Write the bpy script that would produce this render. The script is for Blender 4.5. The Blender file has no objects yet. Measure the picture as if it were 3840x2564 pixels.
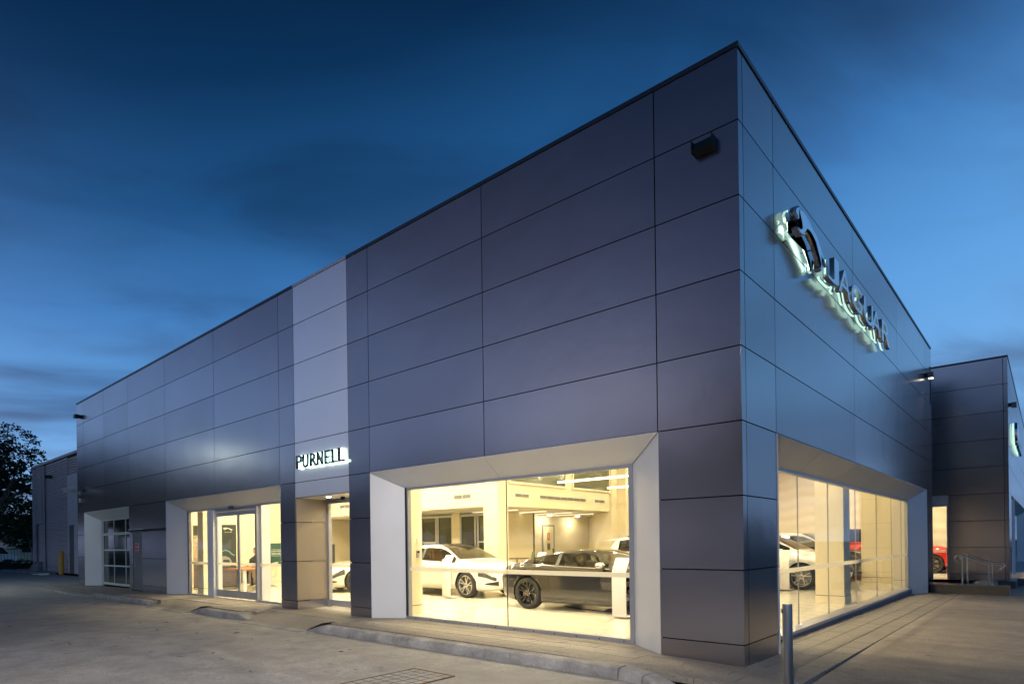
import bpy, bmesh, math, random
import numpy as np
from math import radians, sin, cos, pi, sqrt, atan2
from mathutils import Vector, Matrix
random.seed(7)
sc = bpy.context.scene
col = sc.collection

# ------------------------------------------------------------------ camera
CAM = Vector((2.765, -7.397, 1.539))
YAW, ROLL = radians(131.093), radians(-0.7483)
cd = bpy.data.cameras.new('camera'); cam = bpy.data.objects.new('camera', cd); col.objects.link(cam)
fw = Vector((cos(YAW), sin(YAW), 0)); r0 = Vector((sin(YAW), -cos(YAW), 0)); u0 = Vector((0, 0, 1))
rt = cos(ROLL)*r0 + sin(ROLL)*u0; up = -sin(ROLL)*r0 + cos(ROLL)*u0
M = Matrix((rt, up, -fw)).transposed().to_4x4(); M.translation = CAM
cam.matrix_world = M
cd.sensor_width = 36.0; cd.sensor_fit = 'HORIZONTAL'
cd.lens = 2309.9*36/3840
cd.shift_y = (2033.5-1282)/3840
cd.clip_start = 0.05; cd.clip_end = 3000
sc.camera = cam

# ------------------------------------------------------------------ sky and sun (dusk)
SUN_EL, SUN_AZ = radians(-1.0), radians(238)         # the sun has just gone down behind the viewer (azimuth from +x towards +y)
PALE_AZ = radians(30)                                # side on which the twilight arch stays paler higher up
W = bpy.data.worlds.new('World'); sc.world = W; W.use_nodes = True
nt = W.node_tree; nt.nodes.clear()
N = nt.nodes.new; L = nt.links.new
out = N('ShaderNodeOutputWorld'); bg = N('ShaderNodeBackground'); L(bg.outputs[0], out.inputs[0])
sky = N('ShaderNodeTexSky'); sky.sky_type = 'NISHITA'; sky.sun_disc = False
sky.sun_elevation = SUN_EL; sky.sun_rotation = radians(90) - SUN_AZ
sky.altitude = 100; sky.air_density = 1.2; sky.dust_density = 0.5; sky.ozone_density = 5.0
tc = N('ShaderNodeTexCoord')
sep = N('ShaderNodeSeparateXYZ'); L(tc.outputs['Generated'], sep.inputs[0])
def mth(op, a, b=None, c=None):
    n = N('ShaderNodeMath'); n.operation = op
    for i, v in enumerate((a, b, c)):
        if v is None: continue
        if isinstance(v, (int, float)): n.inputs[i].default_value = v
        else: L(v, n.inputs[i])
    return n.outputs[0]
def mixc(f, a, b, mode='MIX'):
    n = N('ShaderNodeMix'); n.data_type = 'RGBA'; n.blend_type = mode
    for i, v in ((0, f), (6, a), (7, b)):
        if isinstance(v, (int, float)): n.inputs[i].default_value = v
        elif isinstance(v, tuple): n.inputs[i].default_value = v+(1,)
        else: L(v, n.inputs[i])
    return n.outputs[2]
# twilight gradient: pale blue at the horizon to deep navy overhead, paler towards the afterglow
glow = mth('ADD', mth('MULTIPLY', sep.outputs[0], cos(PALE_AZ)), mth('MULTIPLY', sep.outputs[1], sin(PALE_AZ)))
zc = mth('MAXIMUM', sep.outputs[2], 0.0)
ramp = N('ShaderNodeValToRGB'); L(mth('MULTIPLY', zc, mth('MULTIPLY_ADD', glow, -.55, 1.0)), ramp.inputs[0])
els = ramp.color_ramp.elements
for p, c in ((0.0, (.26, .42, .72)), (.13, (.19, .45, .84)), (.27, (.12, .36, .76)), (.42, (.050, .20, .50)), (.57, (.014, .090, .255)), (.72, (.004, .034, .105)), (1.0, (.001, .006, .024))):
    e = els[0] if p == 0 else els[len(els)-1] if p == 1.0 else els.new(p)
    e.position = p; e.color = c+(1,)
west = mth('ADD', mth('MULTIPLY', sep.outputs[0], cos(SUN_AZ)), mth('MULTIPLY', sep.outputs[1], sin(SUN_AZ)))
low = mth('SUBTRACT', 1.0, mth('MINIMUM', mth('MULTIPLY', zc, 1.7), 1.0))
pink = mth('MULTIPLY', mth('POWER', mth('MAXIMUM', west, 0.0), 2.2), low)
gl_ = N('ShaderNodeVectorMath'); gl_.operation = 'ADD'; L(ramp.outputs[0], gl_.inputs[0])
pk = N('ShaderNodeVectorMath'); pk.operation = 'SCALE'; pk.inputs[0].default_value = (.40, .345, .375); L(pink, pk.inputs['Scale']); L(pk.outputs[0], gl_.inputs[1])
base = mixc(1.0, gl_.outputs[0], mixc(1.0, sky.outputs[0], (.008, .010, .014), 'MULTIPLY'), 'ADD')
# long, wind-drawn cloud streaks: direction divided by height, stretched one way
zz = mth('ADD', mth('MAXIMUM', sep.outputs[2], 0.0), 0.14)
cmb = N('ShaderNodeCombineXYZ'); L(mth('DIVIDE', sep.outputs[0], zz), cmb.inputs[0]); L(mth('DIVIDE', sep.outputs[1], zz), cmb.inputs[1])
def clouds(scale, rot, sc_, lo, hi, detail, dist):
    m0 = N('ShaderNodeMapping'); L(cmb.outputs[0], m0.inputs[0]); m0.inputs['Rotation'].default_value = (0, 0, -radians(rot))
    mp = N('ShaderNodeMapping'); L(m0.outputs[0], mp.inputs[0]); mp.inputs['Scale'].default_value = sc_; mp.inputs['Location'].default_value = (3.3, 1.7, 0)
    n1 = N('ShaderNodeTexNoise'); L(mp.outputs[0], n1.inputs['Vector']); n1.inputs['Scale'].default_value = scale; n1.inputs['Detail'].default_value = detail; n1.inputs['Roughness'].default_value = .5; n1.inputs['Distortion'].default_value = dist
    mr = N('ShaderNodeMapRange'); L(n1.outputs['Fac'], mr.inputs[0]); mr.inputs[1].default_value = lo; mr.inputs[2].default_value = hi; mr.interpolation_type = 'SMOOTHSTEP'
    return mr.outputs[0]
c1 = clouds(1.0, 62, (.45, 1.0, 1), .42, .68, 5, .5)
c2 = clouds(2.1, 55, (.62, 1.0, 1), .42, .70, 8, .5)
dk = mixc(mth('MULTIPLY', c1, .9), base, mixc(1.0, base, (.50, .43, .46), 'MULTIPLY'))
fin = mixc(mth('MULTIPLY', c2, .75), dk, mixc(1.0, dk, (.72, .58, .58), 'MULTIPLY'))
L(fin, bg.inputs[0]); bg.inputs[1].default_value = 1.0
sd = bpy.data.lights.new('sun', 'SUN'); sun = bpy.data.objects.new('sun', sd); col.objects.link(sun)
sd.energy = 0.04; sd.angle = radians(20); sd.color = (1.0, 0.85, 0.75)
sun.rotation_euler = (radians(84), 0, SUN_AZ + radians(90))
sun.location = (20, 30, 30)

# ------------------------------------------------------------------ exposure
vs = sc.view_settings; vs.view_transform = 'Standard'; vs.look = 'None'; vs.exposure = 0.0; vs.gamma = 1.0; vs.use_curve_mapping = False
sc.cycles.use_denoising = True
sc.cycles.max_bounces = 8; sc.cycles.diffuse_bounces = 4; sc.cycles.glossy_bounces = 4; sc.cycles.transparent_max_bounces = 16; sc.cycles.transmission_bounces = 4
sc.cycles.sample_clamp_indirect = 6.0; sc.cycles.caustics_reflective = False; sc.cycles.caustics_refractive = False
sc.cycles.use_light_tree = True

# ------------------------------------------------------------------ materials
MATS = {}
def mat(name, color=(.5, .5, .5), rough=.5, metal=0.0, spec=.5, noise=0.0, nscale=8.0, bump=0.0, bscale=60.0, emit=None, estr=0.0, coat=0.0, rvar=0.0, stretch=None, detail=4):
    if name in MATS: return MATS[name]
    m = bpy.data.materials.new(name); m.use_nodes = True; t = m.node_tree; b = t.nodes['Principled BSDF']
    c = tuple(color)+(1,)
    b.inputs['Base Color'].default_value = c; b.inputs['Roughness'].default_value = rough; b.inputs['Metallic'].default_value = metal
    b.inputs['Specular IOR Level'].default_value = spec
    if coat: b.inputs['Coat Weight'].default_value = coat; b.inputs['Coat Roughness'].default_value = 0.04
    if noise or bump or rvar:
        tcn = t.nodes.new('ShaderNodeTexCoord'); vec = tcn.outputs['Object']
        if stretch:
            mpn = t.nodes.new('ShaderNodeMapping'); mpn.inputs['Scale'].default_value = stretch; t.links.new(vec, mpn.inputs[0]); vec = mpn.outputs[0]
    if noise or rvar:
        nn = t.nodes.new('ShaderNodeTexNoise'); nn.inputs['Scale'].default_value = nscale; nn.inputs['Detail'].default_value = detail; t.links.new(vec, nn.inputs['Vector'])
    if noise:
        cr = t.nodes.new('ShaderNodeMapRange'); cr.inputs[1].default_value = .3; cr.inputs[2].default_value = .7; cr.inputs[3].default_value = 1-noise; cr.inputs[4].default_value = 1+noise
        t.links.new(nn.outputs['Fac'], cr.inputs[0])
        mx = t.nodes.new('ShaderNodeVectorMath'); mx.operation = 'SCALE'; mx.inputs[0].default_value = color; t.links.new(cr.outputs[0], mx.inputs['Scale'])
        t.links.new(mx.outputs[0], b.inputs['Base Color'])
    if rvar:
        c2 = t.nodes.new('ShaderNodeMapRange'); c2.inputs[1].default_value = .3; c2.inputs[2].default_value = .7; c2.inputs[3].default_value = max(.02, rough-rvar); c2.inputs[4].default_value = rough+rvar
        t.links.new(nn.outputs['Fac'], c2.inputs[0]); t.links.new(c2.outputs[0], b.inputs['Roughness'])
    if bump:
        n2 = t.nodes.new('ShaderNodeTexNoise'); n2.inputs['Scale'].default_value = bscale; n2.inputs['Detail'].default_value = 3; t.links.new(vec, n2.inputs['Vector'])
        bp = t.nodes.new('ShaderNodeBump'); bp.inputs['Strength'].default_value = bump; bp.inputs['Distance'].default_value = .01; t.links.new(n2.outputs['Fac'], bp.inputs['Height']); t.links.new(bp.outputs[0], b.inputs['Normal'])
    if emit: b.inputs['Emission Color'].default_value = tuple(emit)+(1,); b.inputs['Emission Strength'].default_value = estr
    MATS[name] = m; return m

def glassmat(name, tint=(.97, .97, .95), f0=.04, rough=0.0, refl=1.0, gain=.9):
    """sheet glass: see-through, with Schlick reflection by viewing angle"""
    m = bpy.data.materials.new(name); m.use_nodes = True; t = m.node_tree; t.nodes.clear()
    o = t.nodes.new('ShaderNodeOutputMaterial'); mx = t.nodes.new('ShaderNodeMixShader'); tr = t.nodes.new('ShaderNodeBsdfTransparent'); gl = t.nodes.new('ShaderNodeBsdfGlossy')
    lw = t.nodes.new('ShaderNodeLayerWeight'); lw.inputs[0].default_value = .5
    pw = t.nodes.new('ShaderNodeMath'); pw.operation = 'POWER'; pw.inputs[1].default_value = 5.0; t.links.new(lw.outputs['Facing'], pw.inputs[0])
    ma = t.nodes.new('ShaderNodeMath'); ma.operation = 'MULTIPLY_ADD'; ma.inputs[1].default_value = gain; ma.inputs[2].default_value = f0; t.links.new(pw.outputs[0], ma.inputs[0])
    tr.inputs[0].default_value = tuple(tint)+(1,); gl.inputs['Roughness'].default_value = rough; gl.inputs[0].default_value = (refl, refl, refl, 1)
    t.links.new(ma.outputs[0], mx.inputs[0]); t.links.new(tr.outputs[0], mx.inputs[1]); t.links.new(gl.outputs[0], mx.inputs[2]); t.links.new(mx.outputs[0], o.inputs[0])
    MATS[name] = m; return m

mat('panel_dark', (.362, .337, .353), .24, .97, .5, noise=.05, nscale=.5, bump=.5, bscale=1.3)
mat('panel_jamb', (.34, .30, .26), .45, .80, .5, noise=.04, nscale=.5)
mat('panel_gloss', (.33, .315, .325), .19, .96, .5, noise=.04, nscale=.5, bump=.4, bscale=1.3)
mat('panel_silver', (.90, .84, .83), .36, .80, .5, noise=.03, nscale=.5)
def tone(name, lo, hi):          # every panel comes from a slightly different coil
    t = MATS[name].node_tree; b = t.nodes['Principled BSDF']; src = b.inputs['Base Color'].links[0].from_socket
    oi = t.nodes.new('ShaderNodeObjectInfo'); mr = t.nodes.new('ShaderNodeMapRange'); mr.inputs[3].default_value = lo; mr.inputs[4].default_value = hi; t.links.new(oi.outputs['Random'], mr.inputs[0])
    vm = t.nodes.new('ShaderNodeVectorMath'); vm.operation = 'SCALE'; t.links.new(src, vm.inputs[0]); t.links.new(mr.outputs[0], vm.inputs['Scale']); t.links.new(vm.outputs[0], b.inputs['Base Color'])
for n_ in ('panel_dark', 'panel_gloss'): tone(n_, .90, 1.10)
tone('panel_silver', .95, 1.04)
mat('reveal_silver', (.66, .67, .70), .40, .30, .5, noise=.04, nscale=.8, rvar=.05)
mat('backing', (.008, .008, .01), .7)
mat('coping', (.06, .07, .085), .4, .5, noise=.08, nscale=1.5)
mat('roof_membrane', (.12, .12, .13), .9, noise=.2)
mat('frame_alu', (.42, .43, .47), .38, .7, noise=.05, nscale=3)
mat('frame_dark', (.02, .02, .022), .4, .3)
mat('wall_cream', (.78, .70, .50), .6, noise=.02, nscale=1.5)
mat('wall_white', (.80, .74, .58), .55, noise=.02, nscale=1.5)
mat('ceiling', (.78, .75, .66), .7, noise=.03)
mat('floor_tile', (.74, .68, .56), .18, noise=.06, nscale=1.2, rvar=.06)
mat('floor_grout', (.33, .30, .25), .7)
mat('glass_dark', (.012, .015, .014), .06, 0, .6)
mat('steel', (.38, .37, .36), .30, 1.0, noise=.06, nscale=9, stretch=(20, 20, 1))
mat('rail_steel', (.72, .70, .66), .25, 1.0)
mat('chrome', (.80, .82, .86), .06, 1.0)
mat('sign_silver', (.90, .91, .93), .30, .75)
mat('rubber', (.02, .02, .02), .75, noise=.2, nscale=30)
mat('black_plastic', (.018, .018, .02), .45)
mat('white_plastic', (.80, .79, .76), .35)
mat('grey_plastic', (.32, .33, .34), .5)
mat('lamp_warm', (1, 1, 1), .5, emit=(1.0, .85, .55), estr=26)
mat('lamp_tube', (1, 1, 1), .5, emit=(1.0, .86, .56), estr=2.6)
mat('led_green', (1, 1, 1), .5, emit=(.62, 1.0, .84), estr=1.0)
mat('led_cat', (1, 1, 1), .5, emit=(.62, 1.0, .84), estr=.7)
mat('led_white', (1, 1, 1), .5, emit=(.70, 1.0, .93), estr=7)
mat('letter_dark', (.03, .045, .05), .35, .6)
mat('yellow_paint', (.80, .38, .05), .45, noise=.12, nscale=6)
mat('red_paint', (.55, .03, .03), .4)
mat('sign_red', (.60, .03, .05), .5)
mat('wood', (.42, .16, .045), .4, noise=.35, nscale=3, stretch=(1, 1, 14))
glassmat('glass', (.985, .985, .965), .02, gain=.42)
def filmmat(name):
    m = bpy.data.materials.new(name); m.use_nodes = True; t = m.node_tree; t.nodes.clear()
    o = t.nodes.new('ShaderNodeOutputMaterial'); mx = t.nodes.new('ShaderNodeMixShader'); m2 = t.nodes.new('ShaderNodeMixShader'); tr = t.nodes.new('ShaderNodeBsdfTransparent'); tl = t.nodes.new('ShaderNodeBsdfTranslucent'); df = t.nodes.new('ShaderNodeBsdfDiffuse')
    tl.inputs[0].default_value = (.80, .78, .72, 1); df.inputs[0].default_value = (.62, .60, .56, 1); m2.inputs[0].default_value = .35; mx.inputs[0].default_value = .78
    t.links.new(tl.outputs[0], m2.inputs[1]); t.links.new(df.outputs[0], m2.inputs[2]); t.links.new(tr.outputs[0], mx.inputs[1]); t.links.new(m2.outputs[0], mx.inputs[2]); t.links.new(mx.outputs[0], o.inputs[0]); MATS[name] = m
filmmat('glass_band')
glassmat('glass_green', (.42, .50, .42), .04)

def concrete(name, base, dark, scale=.35, stains=1.0, bump=.25):
    m = bpy.data.materials.new(name); m.use_nodes = True; t = m.node_tree; b = t.nodes['Principled BSDF']
    g = t.nodes.new('ShaderNodeNewGeometry')
    def nz(s, d=6, r=.55, dist=0.0, vec=None):
        n = t.nodes.new('ShaderNodeTexNoise'); n.inputs['Scale'].default_value = s; n.inputs['Detail'].default_value = d; n.inputs['Roughness'].default_value = r; n.inputs['Distortion'].default_value = dist
        t.links.new(vec or g.outputs['Position'], n.inputs['Vector']); return n
    def rmp(v, a, c, d=0., e=1.):
        n = t.nodes.new('ShaderNodeMapRange'); n.inputs[1].default_value = a; n.inputs[2].default_value = c; n.inputs[3].default_value = d; n.inputs[4].default_value = e; t.links.new(v, n.inputs[0]); return n.outputs[0]
    def mix(f, a, c):
        n = t.nodes.new('ShaderNodeMix'); n.data_type = 'RGBA'
        t.links.new(f, n.inputs[0])
        for i, v in ((6, a), (7, c)):
            if isinstance(v, tuple): n.inputs[i].default_value = v+(1,)
            else: t.links.new(v, n.inputs[i])
        return n.outputs[2]
    mpn = t.nodes.new('ShaderNodeMapping'); mpn.inputs['Scale'].default_value = (.35, 1.3, 1); mpn.inputs['Rotation'].default_value = (0, 0, radians(12)); t.links.new(g.outputs['Position'], mpn.inputs[0])
    big = rmp(nz(scale, 5, .6, .8, mpn.outputs[0]).outputs['Fac'], .35, .68)
    c1 = mix(big, base, dark)
    mid = rmp(nz(2.3, 8, .72).outputs['Fac'], .42, .70, 0, .7*stains)
    c2 = mix(mid, c1, tuple(x*.55 for x in dark))
    spot = rmp(nz(7, 4, .6).outputs['Fac'], .64, .70, 0, .75*stains)
    c3 = mix(spot, c2, tuple(x*.3 for x in dark))
    fine = rmp(nz(38, 6, .75).outputs['Fac'], .42, .60, 0, .8)
    c4 = mix(fine, c3, tuple(x*.50 for x in base))
    t.links.new(c4, b.inputs['Base Color']); b.inputs['Roughness'].default_value = .72
    bp = t.nodes.new('ShaderNodeBump'); bp.inputs['Strength'].default_value = bump; bp.inputs['Distance'].default_value = .006
    t.links.new(nz(60, 5).outputs['Fac'], bp.inputs['Height']); t.links.new(bp.outputs[0], b.inputs['Normal'])
    MATS[name] = m; return m
concrete('concrete_yard', (.44, .415, .395), (.25, .237, .225))
concrete('concrete_path', (.40, .34, .285), (.26, .22, .185), .5)
concrete('kerb_concrete', (.46, .44, .42), (.16, .165, .17), 3.0, 1.4, .8)
concrete('asphalt', (.06, .06, .065), (.045, .045, .05), .3)
ORD = 'zeroth first second third fourth fifth sixth seventh eighth ninth tenth eleventh twelfth thirteenth fourteenth fifteenth sixteenth seventeenth eighteenth'.split()
concrete('tile_paving', (.30, .265, .225), (.235, .21, .185), 1.6, .35, .1)

# ------------------------------------------------------------------ mesh helpers
class MB:
    def __init__(s): s.v = []; s.f = []
    def add(s, vs, fs):
        o = len(s.v); s.v += [tuple(x) for x in vs]; s.f += [tuple(i+o for i in f) for f in fs]; return s
    def box(s, x0, x1, y0, y1, z0, z1):
        x0, x1 = min(x0, x1), max(x0, x1); y0, y1 = min(y0, y1), max(y0, y1); z0, z1 = min(z0, z1), max(z0, z1)
        return s.add([(x0, y0, z0), (x1, y0, z0), (x1, y1, z0), (x0, y1, z0), (x0, y0, z1), (x1, y0, z1), (x1, y1, z1), (x0, y1, z1)],
                     [(0, 3, 2, 1), (4, 5, 6, 7), (0, 1, 5, 4), (1, 2, 6, 5), (2, 3, 7, 6), (3, 0, 4, 7)])
    def hexa(s, p): return s.add(p, [(0, 3, 2, 1), (4, 5, 6, 7), (0, 1, 5, 4), (1, 2, 6, 5), (2, 3, 7, 6), (3, 0, 4, 7)])
    def slab(s, quad, th):          # quad (4 pts) thickened along -normal
        q = [Vector(p) for p in quad]; n = (q[1]-q[0]).cross(q[3]-q[0]).normalized()
        return s.hexa([p-n*th for p in q]+[p for p in q])
    def prism(s, poly, axis, a, b): # poly 2D extruded along axis ('x','y','z')
        def P(p, h): return {'x': (h, p[0], p[1]), 'y': (p[0], h, p[1]), 'z': (p[0], p[1], h)}[axis]
        n = len(poly); return s.add([P(p, a) for p in poly]+[P(p, b) for p in poly], [tuple(range(n-1, -1, -1)), tuple(range(n, 2*n))]+[(i, (i+1) % n, n+(i+1) % n, n+i) for i in range(n)])
    def tube(s, pts, r, n=10, cap=True):
        pts = [Vector(p) for p in pts]; rs = r if isinstance(r, (list, tuple)) else [r]*len(pts); vs = []; fs = []; prev = None
        for i, p in enumerate(pts):
            d = (pts[min(i+1, len(pts)-1)]-pts[max(i-1, 0)]).normalized()
            a = prev if prev is not None else (Vector((0, 0, 1)) if abs(d.z) < .9 else Vector((1, 0, 0)))
            x = (a - d*a.dot(d)); x = x.normalized() if x.length > 1e-6 else d.orthogonal().normalized(); prev = x; y = d.cross(x)
            vs += [p + (x*cos(2*pi*k/n)+y*sin(2*pi*k/n))*rs[i] for k in range(n)]
        for i in range(len(pts)-1):
            for k in range(n): fs.append((i*n+k, i*n+(k+1) % n, (i+1)*n+(k+1) % n, (i+1)*n+k))
        if cap: fs += [tuple(range(n-1, -1, -1)), tuple(range((len(pts)-1)*n, len(pts)*n))]
        return s.add(vs, fs)
    def lathe(s, prof, n=24, axis='z', c=(0, 0, 0), close=False):  # prof (r,h)
        vs = []; fs = []; m = len(prof)
        for k in range(n):
            a = 2*pi*k/n
            for r_, h in prof:
                p = {'z': (r_*cos(a), r_*sin(a), h), 'y': (r_*cos(a), h, r_*sin(a)), 'x': (h, r_*cos(a), r_*sin(a))}[axis]
                vs.append((p[0]+c[0], p[1]+c[1], p[2]+c[2]))
        for k in range(n):
            k2 = (k+1) % n
            for i in range(m-1+(1 if close else 0)): fs.append((k*m+i, k2*m+i, k2*m+(i+1) % m, k*m+(i+1) % m))
        return s.add(vs, fs)
    def mesh(s, name, m=None, smooth=False):
        me = bpy.data.meshes.new(name); me.from_pydata(s.v, [], s.f); me.update()
        bm = bmesh.new(); bm.from_mesh(me); bmesh.ops.recalc_face_normals(bm, faces=bm.faces); bm.to_mesh(me); bm.free()
        if m: me.materials.append(MATS[m] if isinstance(m, str) else m)
        if smooth: me.shade_smooth()
        return me
    def build(s, name, m=None, parent=None, smooth=False, bevel=0):
        o = bpy.data.objects.new(name, s.mesh(name, m, smooth)); col.objects.link(o)
        if parent: o.parent = parent
        if bevel:
            b = o.modifiers.new('bevel', 'BEVEL'); b.width = bevel; b.segments = 2; b.limit_method = 'ANGLE'
        return o
def smooth_by_angle(o, ang=40):
    me = o.data; bm = bmesh.new(); bm.from_mesh(me)
    for e in bm.edges: e.smooth = len(e.link_faces) == 2 and e.calc_face_angle(0) < radians(ang)
    for f in bm.faces: f.smooth = True
    bm.to_mesh(me); bm.free(); return o
def tag(o, label=None, cat=None, group=None, kind=None):
    if label: o['label'] = label
    if cat: o['category'] = cat
    if group: o['group'] = group
    if kind: o['kind'] = kind
    return o
def thing(name, label, cat, loc=(0, 0, 0), rz=0.0, group=None):
    o = bpy.data.objects.new(name, None); col.objects.link(o); o.location = loc; o.rotation_euler = (0, 0, rz); o.empty_display_size = .2
    return tag(o, label, cat, group)
def inst(me, name, parent=None, loc=(0, 0, 0), rot=(0, 0, 0), sc_=None):
    o = bpy.data.objects.new(name, me); col.objects.link(o); o.location = loc; o.rotation_euler = rot
    if sc_: o.scale = sc_
    if parent: o.parent = parent
    return o
def B(*a): return MB().box(*a)
# ------------------------------------------------------------------ levels
RZ = [7.452] + [6.583-.9022*k for k in range(8)]      # cap, r1..r8 : panel joints
TOP = 7.511
R5, R6, R7, R8 = RZ[5], RZ[6], RZ[7], RZ[8]
XA = [0, -1.112, -4.27, -7.42, -8.136, -10.273, -10.958, -14.484, -18.009, -21.341, -23.95, -26.52, -27.47]
YB = [0, .146, 1.238, 5.72, 10.19, 14.71, 15.97]
FL = 0.07                                             # showroom floor
HEAD, GL0, GL1 = 2.65, .13, 2.60
D = .40                                               # depth of the window recess
def zA(x): return .072*min(1, max(0, -x/2.2))**.8 if x > -19 else .072*(1-min(1, (-x-19)/9))
def zB(y): return -.0095*max(0, min(y, 60))

# ------------------------------------------------------------------ ground
tag(B(-400, 400, -400, 400, -.6, -.27).build('ground', 'asphalt'), kind='structure')
yard = MB()
XS = [-140, -100, -70, -50, -40, -34]+[-32+.8*i for i in range(43)]
YS = [-8.5, -7.8, -7, -5, -4, -3, -2.4, -1.9, -1.5, -1.2, -1.0, .2, 1.5, 3.0]
vs = []; fs = []
for i, x in enumerate(XS):
    for j, y in enumerate(YS): vs.append((x, y, -.085-.012*sin(x*.5)*sin(y*.7+1)*(1 if y < -1.3 else 0)-(.12 if y > -.9 and x > -30 else 0)))
nj = len(YS)
for i in range(len(XS)-1):
    for j in range(nj-1):
        fs.append((i*nj+j, (i+1)*nj+j, (i+1)*nj+j+1, i*nj+j+1))
yo = yard.add(vs, fs).build('forecourt', 'concrete_yard'); tag(yo, kind='structure')

tag(B(-140, 2, -75, -8.52, -.2, -.092).build('car_park', 'asphalt'), kind='structure')
# footpath on the street side: slabs with open joints
fp = B(.5, 9, -40, 75, -.35, -.262).build('footpath', 'concrete_path'); tag(fp, kind='structure')
ye = [-30, -18, -9.5, -5.2, -1.02, 3.5, 7.92, 10.75, 15.02, 19, 23, 27, 31, 35, 40]
xe = [.786, 2.55, 4.3, 6.0]
for i in range(len(ye)-1):
    for j in range(3):
        a, b = ye[i]+.006, ye[i+1]-.006; x0, x1 = xe[j]+.006, xe[j+1]-.006
        x0 = x0 if ye[i] > -1.1 else x0-(.5 if j == 0 else 0)
        za, zb = (zB(a) if a > 0 else -.03+a*.01 if a > -6 else -.09), (zB(b) if b > 0 else -.03+b*.01 if b > -6 else -.09)
        MB().hexa([(x0, a, -.26), (x1, a, -.26), (x1, b, -.26), (x0, b, -.26), (x0, a, za), (x1, a, za-.01), (x1, b, zb-.01), (x0, b, zb)]).build('concrete_slab', 'concrete_path', fp)

# tile paving along both facades
pv = B(-28.6, .78, -.93, .45, -.25, -.06).build('paving', 'backing'); tag(pv, kind='structure')
pv2 = MB().hexa([(-.5, .46, -.3), (.785, .46, -.3), (.785, 15.0, -.3), (-.5, 15.0, -.3), (-.5, .46, -.035), (.785, .46, -.035), (.785, 15.0, zB(15)-.025), (-.5, 15.0, zB(15)-.025)]).build('paving_bed', 'backing', pv)
tiles = []
TW, TD = .60, .30
rampx = [(-10.6, -7.9), (-15.8, -13.3)]
def in_ramp(x0, x1, y0): return y0 < -.52 and any(x1 > a and x0 < b for a, b in rampx)
for r in range(5):
    y1 = .42-r*TD; y0 = y1-TD+.009
    if y0 < -.95: y0 = -.93
    off = (r % 3)*.2
    x = .78
    first = True
    while x > -28.4:
        x0 = x-(TW if not first else TW-off if TW-off > .05 else TW); first = False
        if not in_ramp(x0, x, y0): tiles.append(('A', x0, x-.009, y0, y1))
        x = x0
for c in range(4):
    x1 = .775-c*TD; x0 = max(-.46, x1-TD+.009)
    y = .425
    first = True
    while y < 14.95:
        y1 = y+(TW if not first else .2+.2*(c % 3)); first = False
        tiles.append(('B', x0, x1, y, min(14.98, y1-.009))); y = y1
def tile_geo(t):
    k, x0, x1, y0, y1 = t
    if k == 'A':
        za, zb = zA(x0), zA(x1); j = random.uniform(-.0012, .0012)
        return [(x0, y0, -.1), (x1, y0, -.1), (x1, y1, -.1), (x0, y1, -.1), (x0, y0, za+j), (x1, y0, zb+j), (x1, y1, zb+j), (x0, y1, za+j)]
    za, zb = zB(y0), zB(y1); j = random.uniform(-.0012, .0012)
    return [(x0, y0, -.25), (x1, y0, -.25), (x1, y1, -.25), (x0, y1, -.25), (x0, y0, za+j), (x1, y0, za+j), (x1, y1, zb+j), (x0, y1, zb+j)]
tiles.sort(key=lambda t: (Vector(((t[1]+t[2])/2, (t[3]+t[4])/2, 0))-CAM).length)
for t in tiles[:290]: MB().hexa(tile_geo(t)).build('paving_tile', 'tile_paving', pv)
rest = MB()
for t in tiles[290:]: rest.hexa(tile_geo(t))
tag(rest.build('far_paving_tiles', 'tile_paving', pv), kind='stuff')

# driveway ramps let into the paving
for k, (a, b) in enumerate(rampx):
    m = MB(); z1 = .066; y1 = -.5
    # centre slope and two flares
    m.add([(a, y1, z1), (b, y1, z1), (b-.0, -1.16, -.07), (a+.0, -1.16, -.07), (a-.3, y1, z1), (b+.3, y1, z1), (a-.3, -1.0, z1), (b+.3, -1.0, z1)],
          [(0, 1, 2, 3), (4, 0, 3), (4, 3, 6), (1, 5, 7), (1, 7, 2)])
    m.build('ramp_slope', 'tile_paving', pv)

# ------------------------------------------------------------------ kerbs
def kerb_run(name, label, pts, z_in, heights):
    """pts: outer base line; each stone between consecutive pts"""
    t = thing(name, label, 'kerb', (pts[0][0], pts[0][1], -.085))
    o = Vector(t.location)
    for i in range(len(pts)-1):
        a, b = Vector((*pts[i], 0)), Vector((*pts[i+1], 0)); d = (b-a).normalized(); n = Vector((-d.y, d.x, 0))
        if n.y < 0: n = -n
        m = MB(); vs = []; K = 9
        nseg = max(2, int((b-a).length/.14))
        for s in range(nseg+1):
            f = s/nseg; p = a+d*(.006+(((b-a).length-.012)*f))
            h = heights[i]+(heights[i+1]-heights[i])*f
            w = .20; wob = random.uniform(-.006, .006); wz = random.uniform(-.004, .004)
            prof = [(0+wob, -.12), (.004+wob, h*.3), (.016+wob*.6, h*.72), (.03, h*.9+wz), (.055, h*.985+wz), (.09, h+wz*.5), (w, h+.004), (w, -.12)]
            if h < .03: prof = [(0, -.12), (.02, h*.5), (.05, h*.8), (.08, h), (.11, h), (.15, h), (w, h), (w, -.12)]
            K = len(prof)
            vs += [p+n*q[0]+Vector((0, 0, -.085+q[1])) for q in prof]
        fs = []
        for s in range(nseg):
            for k in range(K): fs.append((s*K+k, s*K+(k+1) % K, (s+1)*K+(k+1) % K, (s+1)*K+k))
        fs += [tuple(range(K)), tuple(range(nseg*K, nseg*K+K))]
        m.add([v-o for v in vs], fs); ko = m.build('kerb_stone', 'kerb_concrete', t); smooth_by_angle(ko, 50)
    return t
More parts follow.
